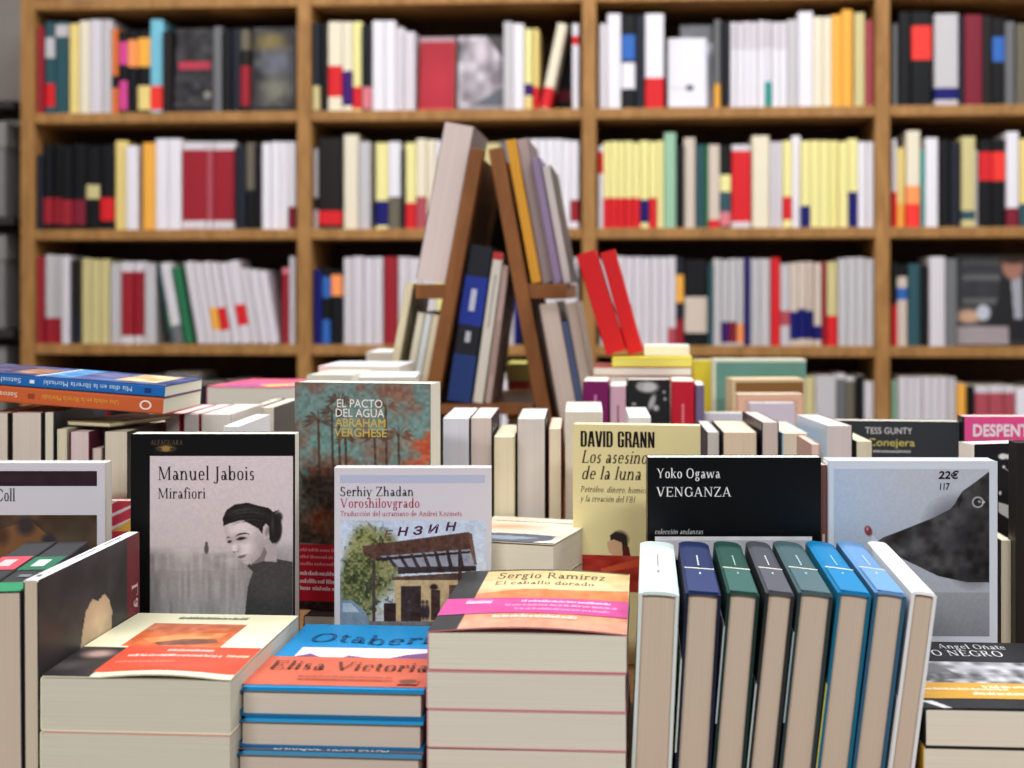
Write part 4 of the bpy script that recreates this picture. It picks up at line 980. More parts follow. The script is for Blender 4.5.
cv.mix(np.clip((cv.X - 395) / 30, 0, 1) * np.clip((n2 - .3) * 3, 0, 1) * ((cv.Y > 430) & (cv.Y < 490)), (204, 84, 50), .9); cv.mix(np.clip((n2 * .5 + n1 * .5 - .45) * 5, 0, 1) * (cv.Y > 468) * (cv.Y < 540), (140, 70, 48), .8); cv.mix(np.clip((n3 - .5) * 4, 0, 1) * (cv.Y > 470), (56, 44, 38), .7)
for x, y, r, s_ in ((317, 421, 19, 1), (338, 400, 15, 2), (331, 412, 14, 3), (375, 436, 16, 4), (399, 434, 18, 5), (345, 438, 12, 6), (386, 405, 14, 7)):
    for k in range(9):
        a = math.radians(-200 + 27 * k); ex, ey = x + r * math.cos(a), y + r * .75 * math.sin(a) + 4
        cv.poly([(x - 1, y), (x + 1, y + 1), ((x + ex) / 2 + 1, (y + ey) / 2 - 3), (ex, ey), ((x + ex) / 2, (y + ey) / 2 + 1)], (88, 66, 54) if s_ < 5 else (112, 76, 58), .75)
    cv.poly([(x - 1.2, y), (x + 1.2, y), (x + 3.5, 505), (x + .5, 505)], (84, 62, 50), .9)
cv.ell(318, 488, 16, 22, (58, 46, 40), .8, .5); cv.ell(333, 500, 10, 26, (48, 36, 34), .8, .5); cv.ell(322, 520, 16, 10, (150, 76, 50), .6, .7); cv.grad(600, (64, 40, 36), 612, (54, 34, 32))
cv.grain(3, 3, 34, 6); cv.blur(1); b.art(cv)
for tx, y, x0, x1, c in (('EL PACTO', 336.5, 0, 383, 0), ('DEL AGUA', 335, 0, 385, 0), ('ABRAHAM', 334.5, 0, 386, 1), ('VERGHESE', 333.5, 0, 387.5, 1)):
    yb = {'EL PACTO': 407.5, 'DEL AGUA': 417, 'ABRAHAM': 426.8, 'VERGHESE': 436.6}[tx]
    b.text(tx, y, yb, x1, cap=8.2, color=(238, 232, 224) if not c else (214, 182, 84), font='sans', bold=.008, name='title_lettering')
cb = Canvas(292.5, 546, 431.5, 603, 1, (196, 34, 50)); b.art(cb, 3, 'belly_band', 'red paper band')
for k, y in enumerate((553, 560, 567, 577, 585, 592)): b.bars(298, 420, y, 3.2 if k < 3 else 4.2, (226, 150, 150) if k < 3 else (246, 222, 220), 41 + k, 4)

# 5. pale yellow cover
b = stand(573, 698.5, 425, 1.452, .022, (228, 214, 158), 'pale yellow paperback with tall black lettering and a small figure', yaw=-9, pages=(232, 224, 196), rough=.4)
b.text('DAVID GRANN', 580.5, 447.5, 655, cap=15.8, color=(20, 18, 17), font='block', name='title_lettering')
b.text('Los asesinos', 581, 463.6, 652.5, cap=12.5, color=(44, 38, 32), shear=.25, name='title_lettering')
b.text('de la luna', 581, 480, 641, cap=12.5, color=(44, 38, 32), shear=.25, name='title_lettering')
b.text('Petróleo, dinero, homicidio', 580.5, 493, 655, cap=5.8, color=(96, 86, 62), shear=.25, name='title_lettering')
b.text('y la creación del FBI', 580.5, 502.5, 635, cap=5.8, color=(96, 86, 62), shear=.25, name='title_lettering')
cv = Canvas(600, 528, 636, 558, 2.2, (228, 214, 158)); cv.ell(620, 540, 8, 8, (52, 40, 34), 1, .3); cv.poly([(610, 536), (616, 532), (626, 535), (628, 546), (630, 557), (623, 557), (619, 548), (612, 545)], (46, 36, 32)); cv.poly([(607, 543), (614, 540), (622, 543), (623, 556), (614, 557), (609, 552)], (216, 172, 136)); cv.poly([(624, 545), (629, 547), (631, 558), (624, 558)], (90, 30, 28)); b.art(cv)
cv = Canvas(574, 556, 698, 592, 1, (168, 46, 34)); cv.grain(14, 8, 60, 3); cv.poly([(600, 570), (640, 558), (690, 575), (690, 580), (640, 566), (604, 574)], (206, 84, 48)); b.art(cv, 3, 'belly_band', 'red and orange paper band')

# 6. black cover with white serif lettering
b = stand(647.5, 821, 457.5, 1.345, .021, (5, 6, 8), 'black paperback with white serif lettering behind the fanned hardbacks', rough=.3, pages=(244, 242, 238))
b.text('Yoko Ogawa', 656.5, 478, 720.5, cap=9.5, color=(228, 228, 228), name='title_lettering')
b.text('VENGANZA', 656, 496.5, 731.5, cap=9.5, color=(236, 236, 236), name='title_lettering')
b.text('colección andanzas', 654.5, 534, 703, cap=5, color=(190, 190, 190), shear=.2, name='title_lettering')
cv = Canvas(655, 536.5, 812, 560, 1, (186, 186, 192)); cv.rect(655, 536, 812, 540, (222, 222, 226)); cv.grain(12, 6, 30, 2); b.art(cv, 1, 'cover_art')

# 7. brown spine between the black and the grey cover
t7 = .0095
b = Book('paperback_book', .05, .215, t7, T(((823.5 - PX0) * 1.352 / F, 1.352, TABLE_Z + .0004)) @ Rz(90 + 2) @ T((.025, 0, 0)), cover=(96, 60, 54), spine=(112, 72, 64))
b.spine_patch(.12, .15, (196, 170, 160), -.25, .25, 1, 'spine_title')
tag(b.root, 'slim brown spine wedged between the black cover and the grey animal cover', 'book')

# 8. grey cover with the head of a dark animal, wrapped in film
b = stand(828.5, 997, 461, 1.345, .03, (206, 212, 222), 'film-wrapped grey book picturing the dark head of an animal, marked with a price', rough=.16, yaw=-1.0, pages=(214, 218, 226), hard=False)
cv = Canvas(834, 469, 989, 636, 1.8, (176, 184, 198)); cv.grad(469, (184, 188, 198), 530, (172, 180, 194)); cv.grad(530, (172, 180, 194), 592, (168, 172, 180)); cv.grad(592, (150, 152, 158), 636, (128, 130, 138))
cv.mix(np.clip(1 - (cv.X - 834) / 70, 0, 1), (166, 190, 220), .5)
horse = [(989, 471), (989, 582), (966, 582), (938, 576), (905, 560), (880, 546), (878, 541), (884, 537), (900, 531), (930, 519), (950, 509), (955, 503), (958, 497), (962, 491), (972, 484)]
cv.poly(horse, (50, 49, 51)); hm = cv.inside(horse)
cv.ell(960, 525, 26, 22, (44, 43, 46), .7, .6); cv.ell(915, 545, 18, 7, (84, 84, 88), .6, .7, -24); cv.ell(940, 530, 14, 9, (96, 96, 100), .45, .7); cv.ell(972, 560, 18, 20, (36, 35, 38), .7, .6); cv.grain(7, 6, 34, 5, hm); cv.grain(14, 12, 40, 6, hm); cv.grain(2, 2, 8, 7)
cv.ell(977.5, 502, 5.8, 5.6, (186, 186, 190), 1, .12); cv.ell(977.5, 502, 4.4, 4.2, (42, 42, 44), 1, .15); cv.ell(979, 501.5, 1.6, 1.4, (150, 150, 154), 1, .3); cv.poly([(982, 499), (985, 502), (981.5, 504)], (186, 186, 190)); cv.poly([(957, 500), (962, 493), (962, 500), (958, 508)], (30, 29, 31))
cv.ell(868.5, 531, 3.6, 5.2, (126, 58, 66), 1, .2, -20); cv.ell(867.5, 529, 1.2, 1.8, (206, 140, 146), .9, .4); cv.poly([(873, 535), (878, 540), (874, 546), (871, 540)], (200, 202, 206), .8)
b.art(cv)
b.text('22€', 938, 478.5, 957.5, cap=7.4, color=(22, 22, 26), font='sans', bold=.03, shear=.15, lay=3, name='handwritten_price')
b.text('117', 939.5, 489.5, 949, cap=6.6, color=(24, 24, 28), font='sans', bold=.02, shear=.1, lay=3, name='handwritten_price')

# ------------------------------------------------------------------ books standing with their fore-edges to us
def fore(px0, px1, ytop, d, cover, label, pages=(226, 215, 196), yaw=-91.7, w=.14, roll=0.0, zbase=TABLE_Z, group='books standing fore-edge outwards behind the covers', ct=.0011, hard=False, back=None, h=None):
    t = (px1 - px0) * d / F * .985
    xc = ((px0 + px1) / 2 - PX0) * d / F
    h = h or (CZ - (ytop - PY0) * d / F - zbase - .0006)
    M = T((xc, d, zbase + .0004)) @ Rz(yaw + 90) @ Ry(roll) @ Rz(-90) @ T((-w / 2, 0, 0))
    b = Book('paperback_book', w, h, t, M, cover=cover, pages=pages, ct=ct, back=back)
    tag(b.root, label, 'book', group)
    return b
K1, K2 = (38, 38, 42), (58, 54, 56)
FO = [
 (443, 469, 418, 1.56, (226, 222, 232), 'smooth lilac-white book standing just beyond the palm-tree cover', (232, 228, 238), -91.7),
 (470, 492.5, 417.5, 1.56, (52, 48, 52), 'pinkish-paged book standing tall beside the lilac-white one', (226, 208, 198), -91.7),
 (494, 514.5, 436.5, 1.54, (206, 196, 160), 'short cream-paged book between two taller ones, above the petrol-station cover', (232, 218, 188), -91.7),
 (516.5, 546, 418.5, 1.56, K1, 'thick grey-paged book with dark covers in the middle of the row', (214, 206, 200), -91.7),
 (548, 562, 428.5, 1.56, (96, 26, 32), 'slim cream-paged book with dark red cover in the middle row', (228, 214, 190), -91.7),
 (565, 603, 411.5, 1.57, (228, 220, 204), 'tallest cream book of the middle row, partly behind the yellow cover', (224, 214, 200), -91.7),
 (629, 651, 417, 1.66, (232, 230, 228), 'white book whose top peeps over the yellow cover', (240, 238, 234), -91.7),
 (706.5, 720, 432, 1.56, K1, 'slim grey-paged book just beyond the yellow cover', (206, 200, 196), -92),
 (722.5, 757.5, 432, 1.55, K2, 'thick cream-paged paperback standing above the black cover', (230, 210, 184), -92),
 (761.5, 779, 422, 1.55, (44, 40, 44), 'pinkish-paged book with dark patterned cover behind the black cover', (216, 198, 190), -89.4),
 (782, 808.5, 433, 1.55, (142, 178, 204), 'light blue paperback standing behind the black cover', (228, 212, 188), -90),
 (811, 820, 444, 1.409, (190, 150, 136), 'small peach-paged book low between two taller ones', (226, 196, 180), -91),
 (827, 853, 425.5, 1.53, (196, 204, 212), 'tall pinkish-paged book with grey-white side, behind the black cover', (222, 208, 204), -86.5),
 (855.5, 873, 441, 1.53, (48, 46, 42), 'cream-paged book with dark covers before the dark grey cover', (226, 216, 186), -90),
 (-14, 9, 413, 1.45, (56, 46, 46), 'cream-paged book at the very edge under the lying orange book', (224, 212, 196), -94),
 (11, 42.5, 412.5, 1.45, (60, 50, 48), 'thick cream-paged book under the lying orange book', (224, 210, 196), -94),
 (44, 54.5, 412, 1.45, (46, 52, 60), 'slim ivory book beside the thick one under the lying orange book', (228, 220, 196), -94),
 (57, 67, 429, 1.44, (206, 196, 170), 'narrow yellowish-paged book left of the pinkish one', (226, 216, 188), -94),
 (69.5, 90, 431.5, 1.44, (104, 42, 60), 'pinkish-paged book with a plum cover behind the white cover', (226, 206, 202), -94),
 (92, 102.5, 448, 1.44, (150, 120, 110), 'small short book beside the plum one', (216, 200, 186), -94),
 (103.5, 128.5, 431.5, 1.44, (58, 56, 50), 'cream-paged book standing beside the black-bordered cover', (226, 214, 190), -94),
 (136, 150, 416, 1.60, (70, 60, 60), 'pale-paged book seen over the black-bordered cover, near its corner', (220, 206, 196), -93),
 (165, 180.5, 414.5, 1.53, (168, 40, 56), 'pinkish-paged book with red cover above the black-bordered cover', (228, 212, 208), -93),
 (183, 200, 414, 1.53, (150, 50, 62), 'white-topped book beside the red-covered one', (226, 216, 212), -93),
 (201, 232, 414, 1.53, (196, 186, 176), 'thick white-topped book above the woman photograph', (228, 220, 210), -93),
 (246, 258, 407, 1.66, K2, 'upright cream-paged book, nearer pair member by the white-topped one', (222, 212, 194), -93),
 (260, 275, 407, 1.66, (70, 64, 60), 'upright cream-paged book beside the palm-tree cover', (224, 214, 198), -93),
 (1000, 1013, 540, 1.40, (40, 40, 42), 'small cream-paged book by the grey film-wrapped cover', (224, 212, 186), -92),
]
for x0, x1, yt, d, c, lab, pg, yw in FO:
    fore(x0, x1, yt, d, c, lab, pg, yw, w=.09 if d < 1.41 else .14, back=(34, 34, 36) if c == (196, 204, 212) else None)
b = fore(223.5, 240, 426, 1.46, (236, 236, 236), 'small white book whose rounded top shows above the black-bordered cover', (242, 240, 236), -92)

# lying book between the petrol-station cover and the yellow cover, on others
wl, hl = .11, .15
for k in range(4):
    tk = .034
    M = T((.0105 - .0, 1.352, TABLE_Z + .0004 + k * (tk + .0003))) @ Rz(-17) @ T((-wl / 2, 0.008, tk / 2)) @ B_LIE
    if k < 3:
        lb = Book('paperback_book', wl, hl, tk, M, cover=(96, 90, 84), pages=(224, 214, 194))
        tag(lb.root, 'thick paperback lying %s in the pile behind the pink stack' % ('lowest', 'second lowest', 'just under the pale top one')[k], 'book', 'pile behind the pink paperbacks')
    else:
        lb = Book('paperback_book', wl, hl, tk + .001, M, cover=(214, 208, 192), pages=(230, 222, 200), warp=lambda x, z: .0005 + .002 * max(0, .45 - z / hl)).map_unit()
        cv = Canvas(0, 0, 1, 1, 60, (236, 226, 204)); cv.ell(.3, .4, .3, .12, (214, 130, 90), .7, .7); cv.ell(.45, .75, .4, .08, (206, 96, 66), .7, .6); cv.grain(.1, .1, 20, 4); cv.poly([(0, .70), (.6, .66), (.9, .7), (.93, .86), (.8, .97), (0, .97)], (84, 92, 108)); cv.poly([(.1, .8), (.5, .76), (.8, .8), (.6, .9), (.1, .9)], (150, 164, 178), .8); cv.rect(0, .97, 1, 1, (50, 46, 46)); lb.art(cv)
        lb.bars(.1, .9, .2, .04, (150, 120, 96), 51, 2)
        tag(lb.root, 'cream paperback with reddish pattern lying on top of the pile beside the yellow cover', 'book', 'pile behind the pink paperbacks')
# thin booklet lying across the short uprights
bo = Book('booklet', .055, .10, .005, T(((93 - PX0) * 1.47 / F, 1.455, CZ - (428.6 - PY0) * 1.44 / F + .0008)) @ Rz(-24) @ T((0, 0, .0025)) @ B_LIE, cover=(120, 108, 78), pages=(226, 216, 176))
tag(bo.root, 'thin olive booklet lying across the short upright books behind the white cover', 'booklet')
# red striped book standing behind the left fan
b = stand(80, 131, 501, 1.395, .016, (214, 66, 82), 'red and white striped book between the white cover and the black-bordered one', rough=.4)
cv = Canvas(80, 501, 131, 560, 1.6, (214, 66, 82))
for k in range(-3, 6): cv.poly([(80, 528 + k * 13), (131, 505 + k * 13), (131, 508 + k * 13), (80, 532 + k * 13)], (244, 232, 232))
cv.poly([(112, 531), (131, 519), (131, 526), (131, 531)], (240, 186, 80)); b.art(cv)

# ------------------------------------------------------------------ two books lying across the row at the left, spines to us
def lie_spine(pxr, y, d, length, w, t, yaw, tilt, cover, spine, label, group, pages=(236, 228, 208), lift=0.0):
    P = at(pxr, y, d)          # near right lower corner of the spine
    M = T(P) @ Rz(yaw) @ Ry(tilt) @ T((0, w / 2, t / 2 + lift)) @ B_SPINE
    b = Book('paperback_book', w, length, t, M, cover=cover, spine=spine, pages=pages)
    tag(b.root, label, 'book', group)
    return b
g = 'pair of paperbacks lying across the upright row'
b = lie_spine(162.5, 414.6, 1.437, .22, .118, .0166, -5, 3.9, (206, 104, 54), (204, 98, 52), 'orange-spined paperback lying under the blue one on the upright books', g)
b.spine_text('Una velada en la librería Morisaki', .046, .126, .0052, (226, 170, 70)); b.spine_text('Satoshi Yagisawa', .152, .212, .0052, (244, 226, 210))
ring = [(math.cos(a * math.pi / 10), math.sin(a * math.pi / 10)) for a in range(20)]
vv = [(-b.w / 2 - .0006, .0048 * q[1], .018 + .0062 * q[0]) for q in ring] + [(-b.w / 2 - .0006, .0033 * q[1], .018 + .0044 * q[0]) for q in ring]
mesh('publisher_emblem', vv, [(i, (i + 1) % 20, 20 + (i + 1) % 20, 20 + i) for i in range(20)], [mat((246, 236, 226), .5)], parent=b.cover)
b.spine_patch(.134, .141, (150, 70, 40), -.3, .3, 2, 'spine_emblem')
b = lie_spine(164.5, 397.6, 1.437, .22, .116, .0118, -5, 3.9, (40, 80, 150), (30, 104, 180), 'blue-spined paperback with colourful cover lying topmost on the upright books', g)
b.spine_text('Mis días en la librería Morisaki', .034, .126, .005, (206, 228, 244)); b.spine_text('Satoshi Yagisawa', .150, .212, .005, (206, 228, 244))
b.spine_patch(.136, .141, (226, 236, 244), -.3, .3, 2, 'spine_emblem'); b.spine_patch(.014, .021, (24, 60, 120), -.4, .4, 2, 'spine_emblem')
b.map_unit(); cv = Canvas(0, 0, 1, 1, 130, (58, 70, 122)); cv.grain(.2, .2, 40, 4)
cv.rect(.05, .05, 1, .2, (70, 62, 96)); cv.rect(.2, .22, .75, .36, (170, 120, 84)); cv.rect(.1, .4, 1, .52, (80, 150, 206)); cv.rect(.1, .55, .9, .72, (70, 96, 150)); cv.rect(.2, .72, .95, .92, (214, 190, 140)); cv.grain(.06, .05, 80, 6); cv.rect(.0, .38, 1, .4, (236, 232, 230)); cv.rect(.55, .5, .62, .9, (210, 96, 60), .7); b.art(cv)

# piles on the second table
def pile(pxl, pxr, d, zs, yaw, specs, depth=.2):
    """Books lying one on the other from the second table up to height zs; specs give cover, pages and label from the top down."""
    x0 = (pxl - PX0) * d / F; x1 = (pxr - PX0) * d / F
    n = len(specs); H_ = zs - TABLE_Z; ws = [(q[4] if len(q) > 4 else 1.0) for q in specs[::-1]]; zc = TABLE_Z
    out = []
    for i, q in enumerate(specs[::-1]):
        cov, pg, lab, grp = q[:4]; tk = H_ * ws[i] / sum(ws); off = q[5] * d / F if len(q) > 5 else 0.0
        w = x1 - x0 - off - (.0 if i == n - 1 else R.uniform(0, .008))
        M = T(((x0 + x1 + off) / 2, d, zc + .0005)) @ Rz(yaw + R.uniform(-2, 2)) @ T((0, 0, tk / 2)) @ B_LIE
        b = Book('paperback_book', w, depth, tk - .0008, M, cover=cov, pages=pg); zc += tk
        tag(b.root, lab, 'book', grp); out.append(b)
    return out[::-1]
W1, P1 = (238, 236, 232), (236, 230, 216)
NUMW = ['topmost', 'second from the top', 'third from the top', 'fourth from the top', 'fifth from the top', 'lowest']
def pz(y, d): return CZ - (y - PY0) * d / F
def pile_specs(what, covs, grp, pg=P1):
    return [(c, pg, '%s, %s of %s' % (l if isinstance(l, str) else 'book', NUMW[i] if i < len(covs) - 1 else 'lowest', what), grp) for i, (c, l) in enumerate(covs)]
pp = pile(204, 296, 1.835, pz(387, 1.835), -12, pile_specs('the pile with the pink magazine', [((224, 96, 130), 'pink and violet magazine'), ((40, 38, 42), 'black-spined lying book'), ((70, 66, 70), 'dark grey lying book'), ((200, 196, 196), 'pale lying book'), ((60, 56, 60), 'dark lying book')], 'pile with the pink magazine'), .16)
b = pp[0].map_unit(); cv = Canvas(0, 0, 1, 1, 100, (226, 92, 128)); cv.poly([(.1, .75), (.5, .6), (.6, .8), (.15, .9)], (120, 90, 170)); cv.poly([(.5, .8), (.95, .4), (1, .6), (.7, .95)], (240, 206, 90)); cv.poly([(.7, .9), (1, .65), (1, .9)], (110, 84, 170)); cv.grain(.1, .1, 30, 4); b.art(cv)
pile(306, 352, 1.835, pz(375, 1.835), -6, pile_specs('the white pile nearest the palm-tree cover', [((226, 220, 200), 'cream lying book'), ((236, 236, 236), 'white lying book'), ((150, 130, 90), 'tan lying book'), ((236, 236, 236), 'white lying book'), ((210, 204, 200), 'pale lying book')], 'white pile by the palm-tree cover'), .115)
pile(358, 416, 1.835, pz(377, 1.835), 1, pile_specs('the low white pile before the stand', [((238, 238, 238), 'white lying book'), ((150, 140, 130), 'taupe lying book'), ((236, 236, 236), 'white lying book'), ((214, 210, 206), 'pale lying book')], 'low white pile'), .115)
pile(318, 400, 1.97, pz(366, 1.97), -3, pile_specs('the pile with magenta edges', [((238, 236, 238), 'white lying book'), ((190, 70, 140), 'magenta-edged lying book'), ((236, 232, 230), 'white lying book'), ((196, 90, 146), 'magenta-edged lying book'), ((230, 226, 220), 'white lying book')], 'pile with magenta edges'), .13)
pile(366, 412, 2.475, pz(352, 2.475), -3, pile_specs('the far white pile behind the stand', [((242, 242, 240), 'white lying book'), ((238, 236, 234), 'off-white lying book'), ((228, 224, 220), 'pale lying book'), ((236, 234, 230), 'white lying book')], 'far white pile'), .12)

# ------------------------------------------------------------------ slanted wooden book stand
DS = 2.12
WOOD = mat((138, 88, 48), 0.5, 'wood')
def sx(px, d=DS): return (px - PX0) * d / F
AX = sx(486); zA = pz(148, DS); slope = .184
st = empty('book_stand', T((AX, DS, TABLE_Z)) @ Rz(YD))
tag(st, 'slanted wooden book stand shaped like a steep tent, with ledges', 'book stand')
HT = zA - TABLE_Z
ang = math.degrees(math.atan(slope)); Ls = HT / math.cos(math.radians(ang)) - 0.004
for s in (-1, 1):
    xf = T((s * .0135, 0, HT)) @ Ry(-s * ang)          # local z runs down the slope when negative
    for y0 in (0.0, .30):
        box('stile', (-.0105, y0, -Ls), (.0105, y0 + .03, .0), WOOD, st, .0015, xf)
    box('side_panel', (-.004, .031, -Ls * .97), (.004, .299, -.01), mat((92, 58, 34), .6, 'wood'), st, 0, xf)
    for yl in (284, 446):
        dz = (pz(yl, DS) - TABLE_Z) - HT
        xs_ = s * (.0135 - dz * slope)
        wl_ = (.056 if yl < 300 else .05) if s < 0 else .068
        a = (xs_ + (0.008 if s > 0 else -wl_), .004, HT + dz - .022); bq = (xs_ + (wl_ if s > 0 else -.008), .326, HT + dz)
        box('ledge', a, bq, WOOD, st, .0015)
zi = pz(405, DS) - TABLE_Z
xi = .0135 + (HT - zi) * slope - .014
box('inner_shelf', (-xi, .004, zi - .014), (xi, .32, zi), WOOD, st)
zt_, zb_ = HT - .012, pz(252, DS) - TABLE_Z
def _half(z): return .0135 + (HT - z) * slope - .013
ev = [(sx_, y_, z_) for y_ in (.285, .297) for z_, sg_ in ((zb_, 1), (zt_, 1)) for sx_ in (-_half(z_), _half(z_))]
mesh('shade_panel', ev, [(0, 1, 3, 2), (4, 6, 7, 5), (0, 4, 5, 1), (2, 3, 7, 6), (0, 2, 6, 4), (1, 5, 7, 3)], [mat((34, 24, 18), .7, 'wood')], parent=st)  # added dark sheet standing in for the shade inside the stand's top

KS = DS / F                                   # metres per picture unit at the stand
def ledge_z(y): return pz(y, DS) - TABLE_Z
def on_stand(s, zl, acc, thick_px, ytop, cover, pages, label, w=.2, y0=.012):
    """A book on a ledge, fore-edge to us, lying against the slope s (-1 left, 1 right) after acc metres of others."""
    t = thick_px * KS * .98
    h = (ledge_z(ytop) - zl) / math.cos(math.radians(ang))
    x = s * (.0135 + (HT - zl) * slope + .0105 / math.cos(math.radians(ang)) + acc + .001)
    M = st.matrix_world @ T((x, y0, zl + .0006)) @ Ry(-s * ang) @ T((s * t / 2, 0, 0)) @ Rz(-90) @ T((-w / 2, 0, 0))
    b = Book('paperback_book', w, h, t, M, cover=cover, pages=pages, ct=.001)
    tag(b.root, label, 'book', G1)
    return t / math.cos(math.radians(ang)) + .0006
def in_stand(px, thick_px, zl, ytop, roll, cover, spine, label, w=.17):
    t = thick_px * KS * .98; r = math.radians(roll)
    h = (ledge_z(ytop) - zl) / math.cos(r)
    x = sx(px) - AX + t * math.cos(r)
    M = st.matrix_world @ T((x, .02, zl + .0006)) @ Ry(roll) @ T((-t / 2, 0, 0)) @ Rz(90) @ T((w / 2, 0, 0))
    b = Book('paperback_book', w, h, t, M, cover=cover, pages=(220, 210, 196), spine=spine, ct=.001)
    tag(b.root, label, 'book', G1)
    return b
G1 = 'books leaning on the slanted stand'
bpy.context.view_layer.update()
zu, zd = ledge_z(284), ledge_z(446)
on_stand(-1, zu, 0, 31, 126, (96, 84, 100), (226, 210, 204), 'very thick pale-paged book leaning on the upper left ledge of the stand', .19)
a = 0
for tp, yt, c, pg, lab in ((7, 316, (206, 190, 150), (230, 216, 186), 'slim cream book on the lower left ledge, closest to the wood'), (7.5, 315, (120, 140, 160), (222, 222, 218), 'slim bluish-white book on the lower left ledge'), (7.5, 314, (190, 186, 160), (222, 214, 190), 'slim ivory book on the lower left ledge'), (8, 284, (196, 186, 150), (226, 214, 180), 'tall cream book outermost on the lower left ledge')):
    if yt < 300: a += .014
    a += on_stand(-1, zd, a, tp, yt, c, pg, lab, .19)
a = .005
for tp, yt, c, pg, lab, y0 in ((9.5, 140, (232, 164, 40), (226, 164, 60), 'orange-yellow book leaning on the upper right ledge, closest to the wood', .012), (12, 138, (120, 104, 104), (176, 160, 160), 'grey patterned book on the upper right ledge', .03), (8.5, 158, (110, 92, 130), (150, 130, 160), 'violet book on the upper right ledge', .012), (9, 166, (70, 66, 68), (214, 206, 200), 'pale-paged book with dark cover outermost on the upper right ledge', .02)):
    a += on_stand(1, zu, a, tp, yt, c, pg, lab, .2, y0)
a = .010
for tp, yt, c, pg, lab in ((19, 305, (150, 138, 130), (220, 204, 192), 'thick pale-paged book on the lower right ledge of the stand'), (7, 322, (60, 74, 110), (90, 104, 140), 'dark blue book on the lower right ledge'), (11, 304, (150, 134, 120), (212, 198, 184), 'beige-paged book outermost on the lower right ledge')):
    a += on_stand(1, zd, a, tp, yt, c, pg, lab, .2)
zin = ledge_z(405)
b = in_stand(445, 24, zin, 247, 8.4, (34, 38, 48), (36, 38, 46), 'thick blue and black dictionary leaning inside the stand')
hh = b.h
b.spine_patch(0, hh * .30, (38, 62, 120), -1, 1, 1); b.spine_patch(hh * .49, hh * .80, (36, 56, 150), -1, 1, 1); b.spine_patch(hh * .58, hh * .72, (196, 200, 220), -.2, .3, 2, 'spine_title'); b.spine_patch(hh * .38, hh * .45, (190, 192, 200), -.2, .25, 2, 'spine_title')
b = in_stand(471, 10.5, zin, 253, 8.0, (214, 208, 194), (220, 214, 200), 'slim off-white spine with red cap inside the stand')
b.spine_patch(b.h * .95, b.h, (196, 60, 60), -1, 1, 1); b.spine_patch(b.h * .5, b.h * .85, (170, 164, 156), -.2, .2, 1, 'spine_title')
b = in_stand(483.2, 6.5, zin, 266, 7.6, (170, 146, 136), (186, 160, 150), 'slim pinkish-brown spine inside the stand')
b.spine_patch(b.h * .2, b.h * .6, (140, 116, 108), -.2, .2, 1, 'spine_title')

# ------------------------------------------------------------------ right half of the second table
def spine_up(px0, px1, ytop, d, cover, label, pages=P1, w=.095, roll=0.0, zbase=TABLE_Z, group='spines on the second table', h=None, yaw=None):
    t = (px1 - px0) * d / F * .98
    xc = ((px0 + px1) / 2 - PX0) * d / F
    h = h or pz(ytop, d) - zbase - .0006
    M = T((xc, d, zbase + .0004)) @ Rz(YD if yaw is None else yaw) @ Ry(roll) @ Rz(90) @ T((w / 2, 0, 0))
    b = Book('paperback_book', w, h, t, M, cover=cover, pages=pages)
    tag(b.root, label, 'book', group)
    return b
d2 = 1.88
b = spine_up(582.5, 608.5, 381, d2, (120, 24, 90), 'magenta spine on the second table'); b.spine_patch(b.h - .03, b.h - .018, (200, 120, 170), -.1, .1, 1, 'spine_emblem')
b = spine_up(610, 626, 386, d2, (212, 168, 186), 'pale pink spine beside the magenta one'); b.spine_patch(b.h - .05, b.h - .025, (120, 80, 96), -.1, .1, 1, 'spine_title')
b = stand(627.5, 670, 379.5, d2, .03, (34, 34, 36), 'black cover with a white flower, on the second table', group='spines on the second table')
cv = Canvas(628, 380, 669.5, 440, 1.6, (32, 32, 35)); cv.ell(648, 387, 10, 5.5, (206, 206, 204), .95, .3); cv.ell(640, 386, 4, 4, (170, 170, 170), .9, .4); cv.ell(652, 402, 3, 8, (190, 190, 188), .9, .35, 20); cv.ell(656, 408, 3, 3, (200, 200, 198), .9, .4); cv.ell(664, 392, 1.6, 1.6, (150, 150, 150)); cv.ell(665, 399, 1.6, 1.6, (160, 160, 160)); cv.ell(634, 404, 2.4, 1.6, (150, 150, 150)); b.art(cv)
b = spine_up(671.5, 694.5, 381, d2, (196, 28, 50), 'red spine beside the black flower cover'); b.spine_patch(b.h - .09, b.h - .03, (224, 130, 140), -.1, .1, 1, 'spine_title')
spine_up(695.5, 704.5, 385, d2, (116, 104, 136), 'narrow grey-violet spine beside the red one')
# pile behind: white, yellow
yg = 'pile under the yellow book'
pl = pile(592, 692, 1.985, pz(357.5, 1.985), -3, [((236, 214, 60), (240, 226, 110), 'yellow lying book, topmost of the pile behind the magenta spine', yg, .65, 20), ((186, 80, 74), (240, 232, 216), 'white lying book with reddish edge, second from the top under the yellow one', yg, .6), ((226, 190, 180), P1, 'cream lying book, third from the top under the yellow one', yg, .9), ((238, 236, 232), P1, 'white lying book, fourth from the top under the yellow one', yg, 3), ((214, 206, 196), P1, 'pale lying book, fifth from the top under the yellow one', yg, 4), ((230, 224, 214), P1, 'thick pale lying book at the foot of the pile under the yellow one', yg, 4.5)], .12)
zy = pz(357.5, 1.985) + .0005
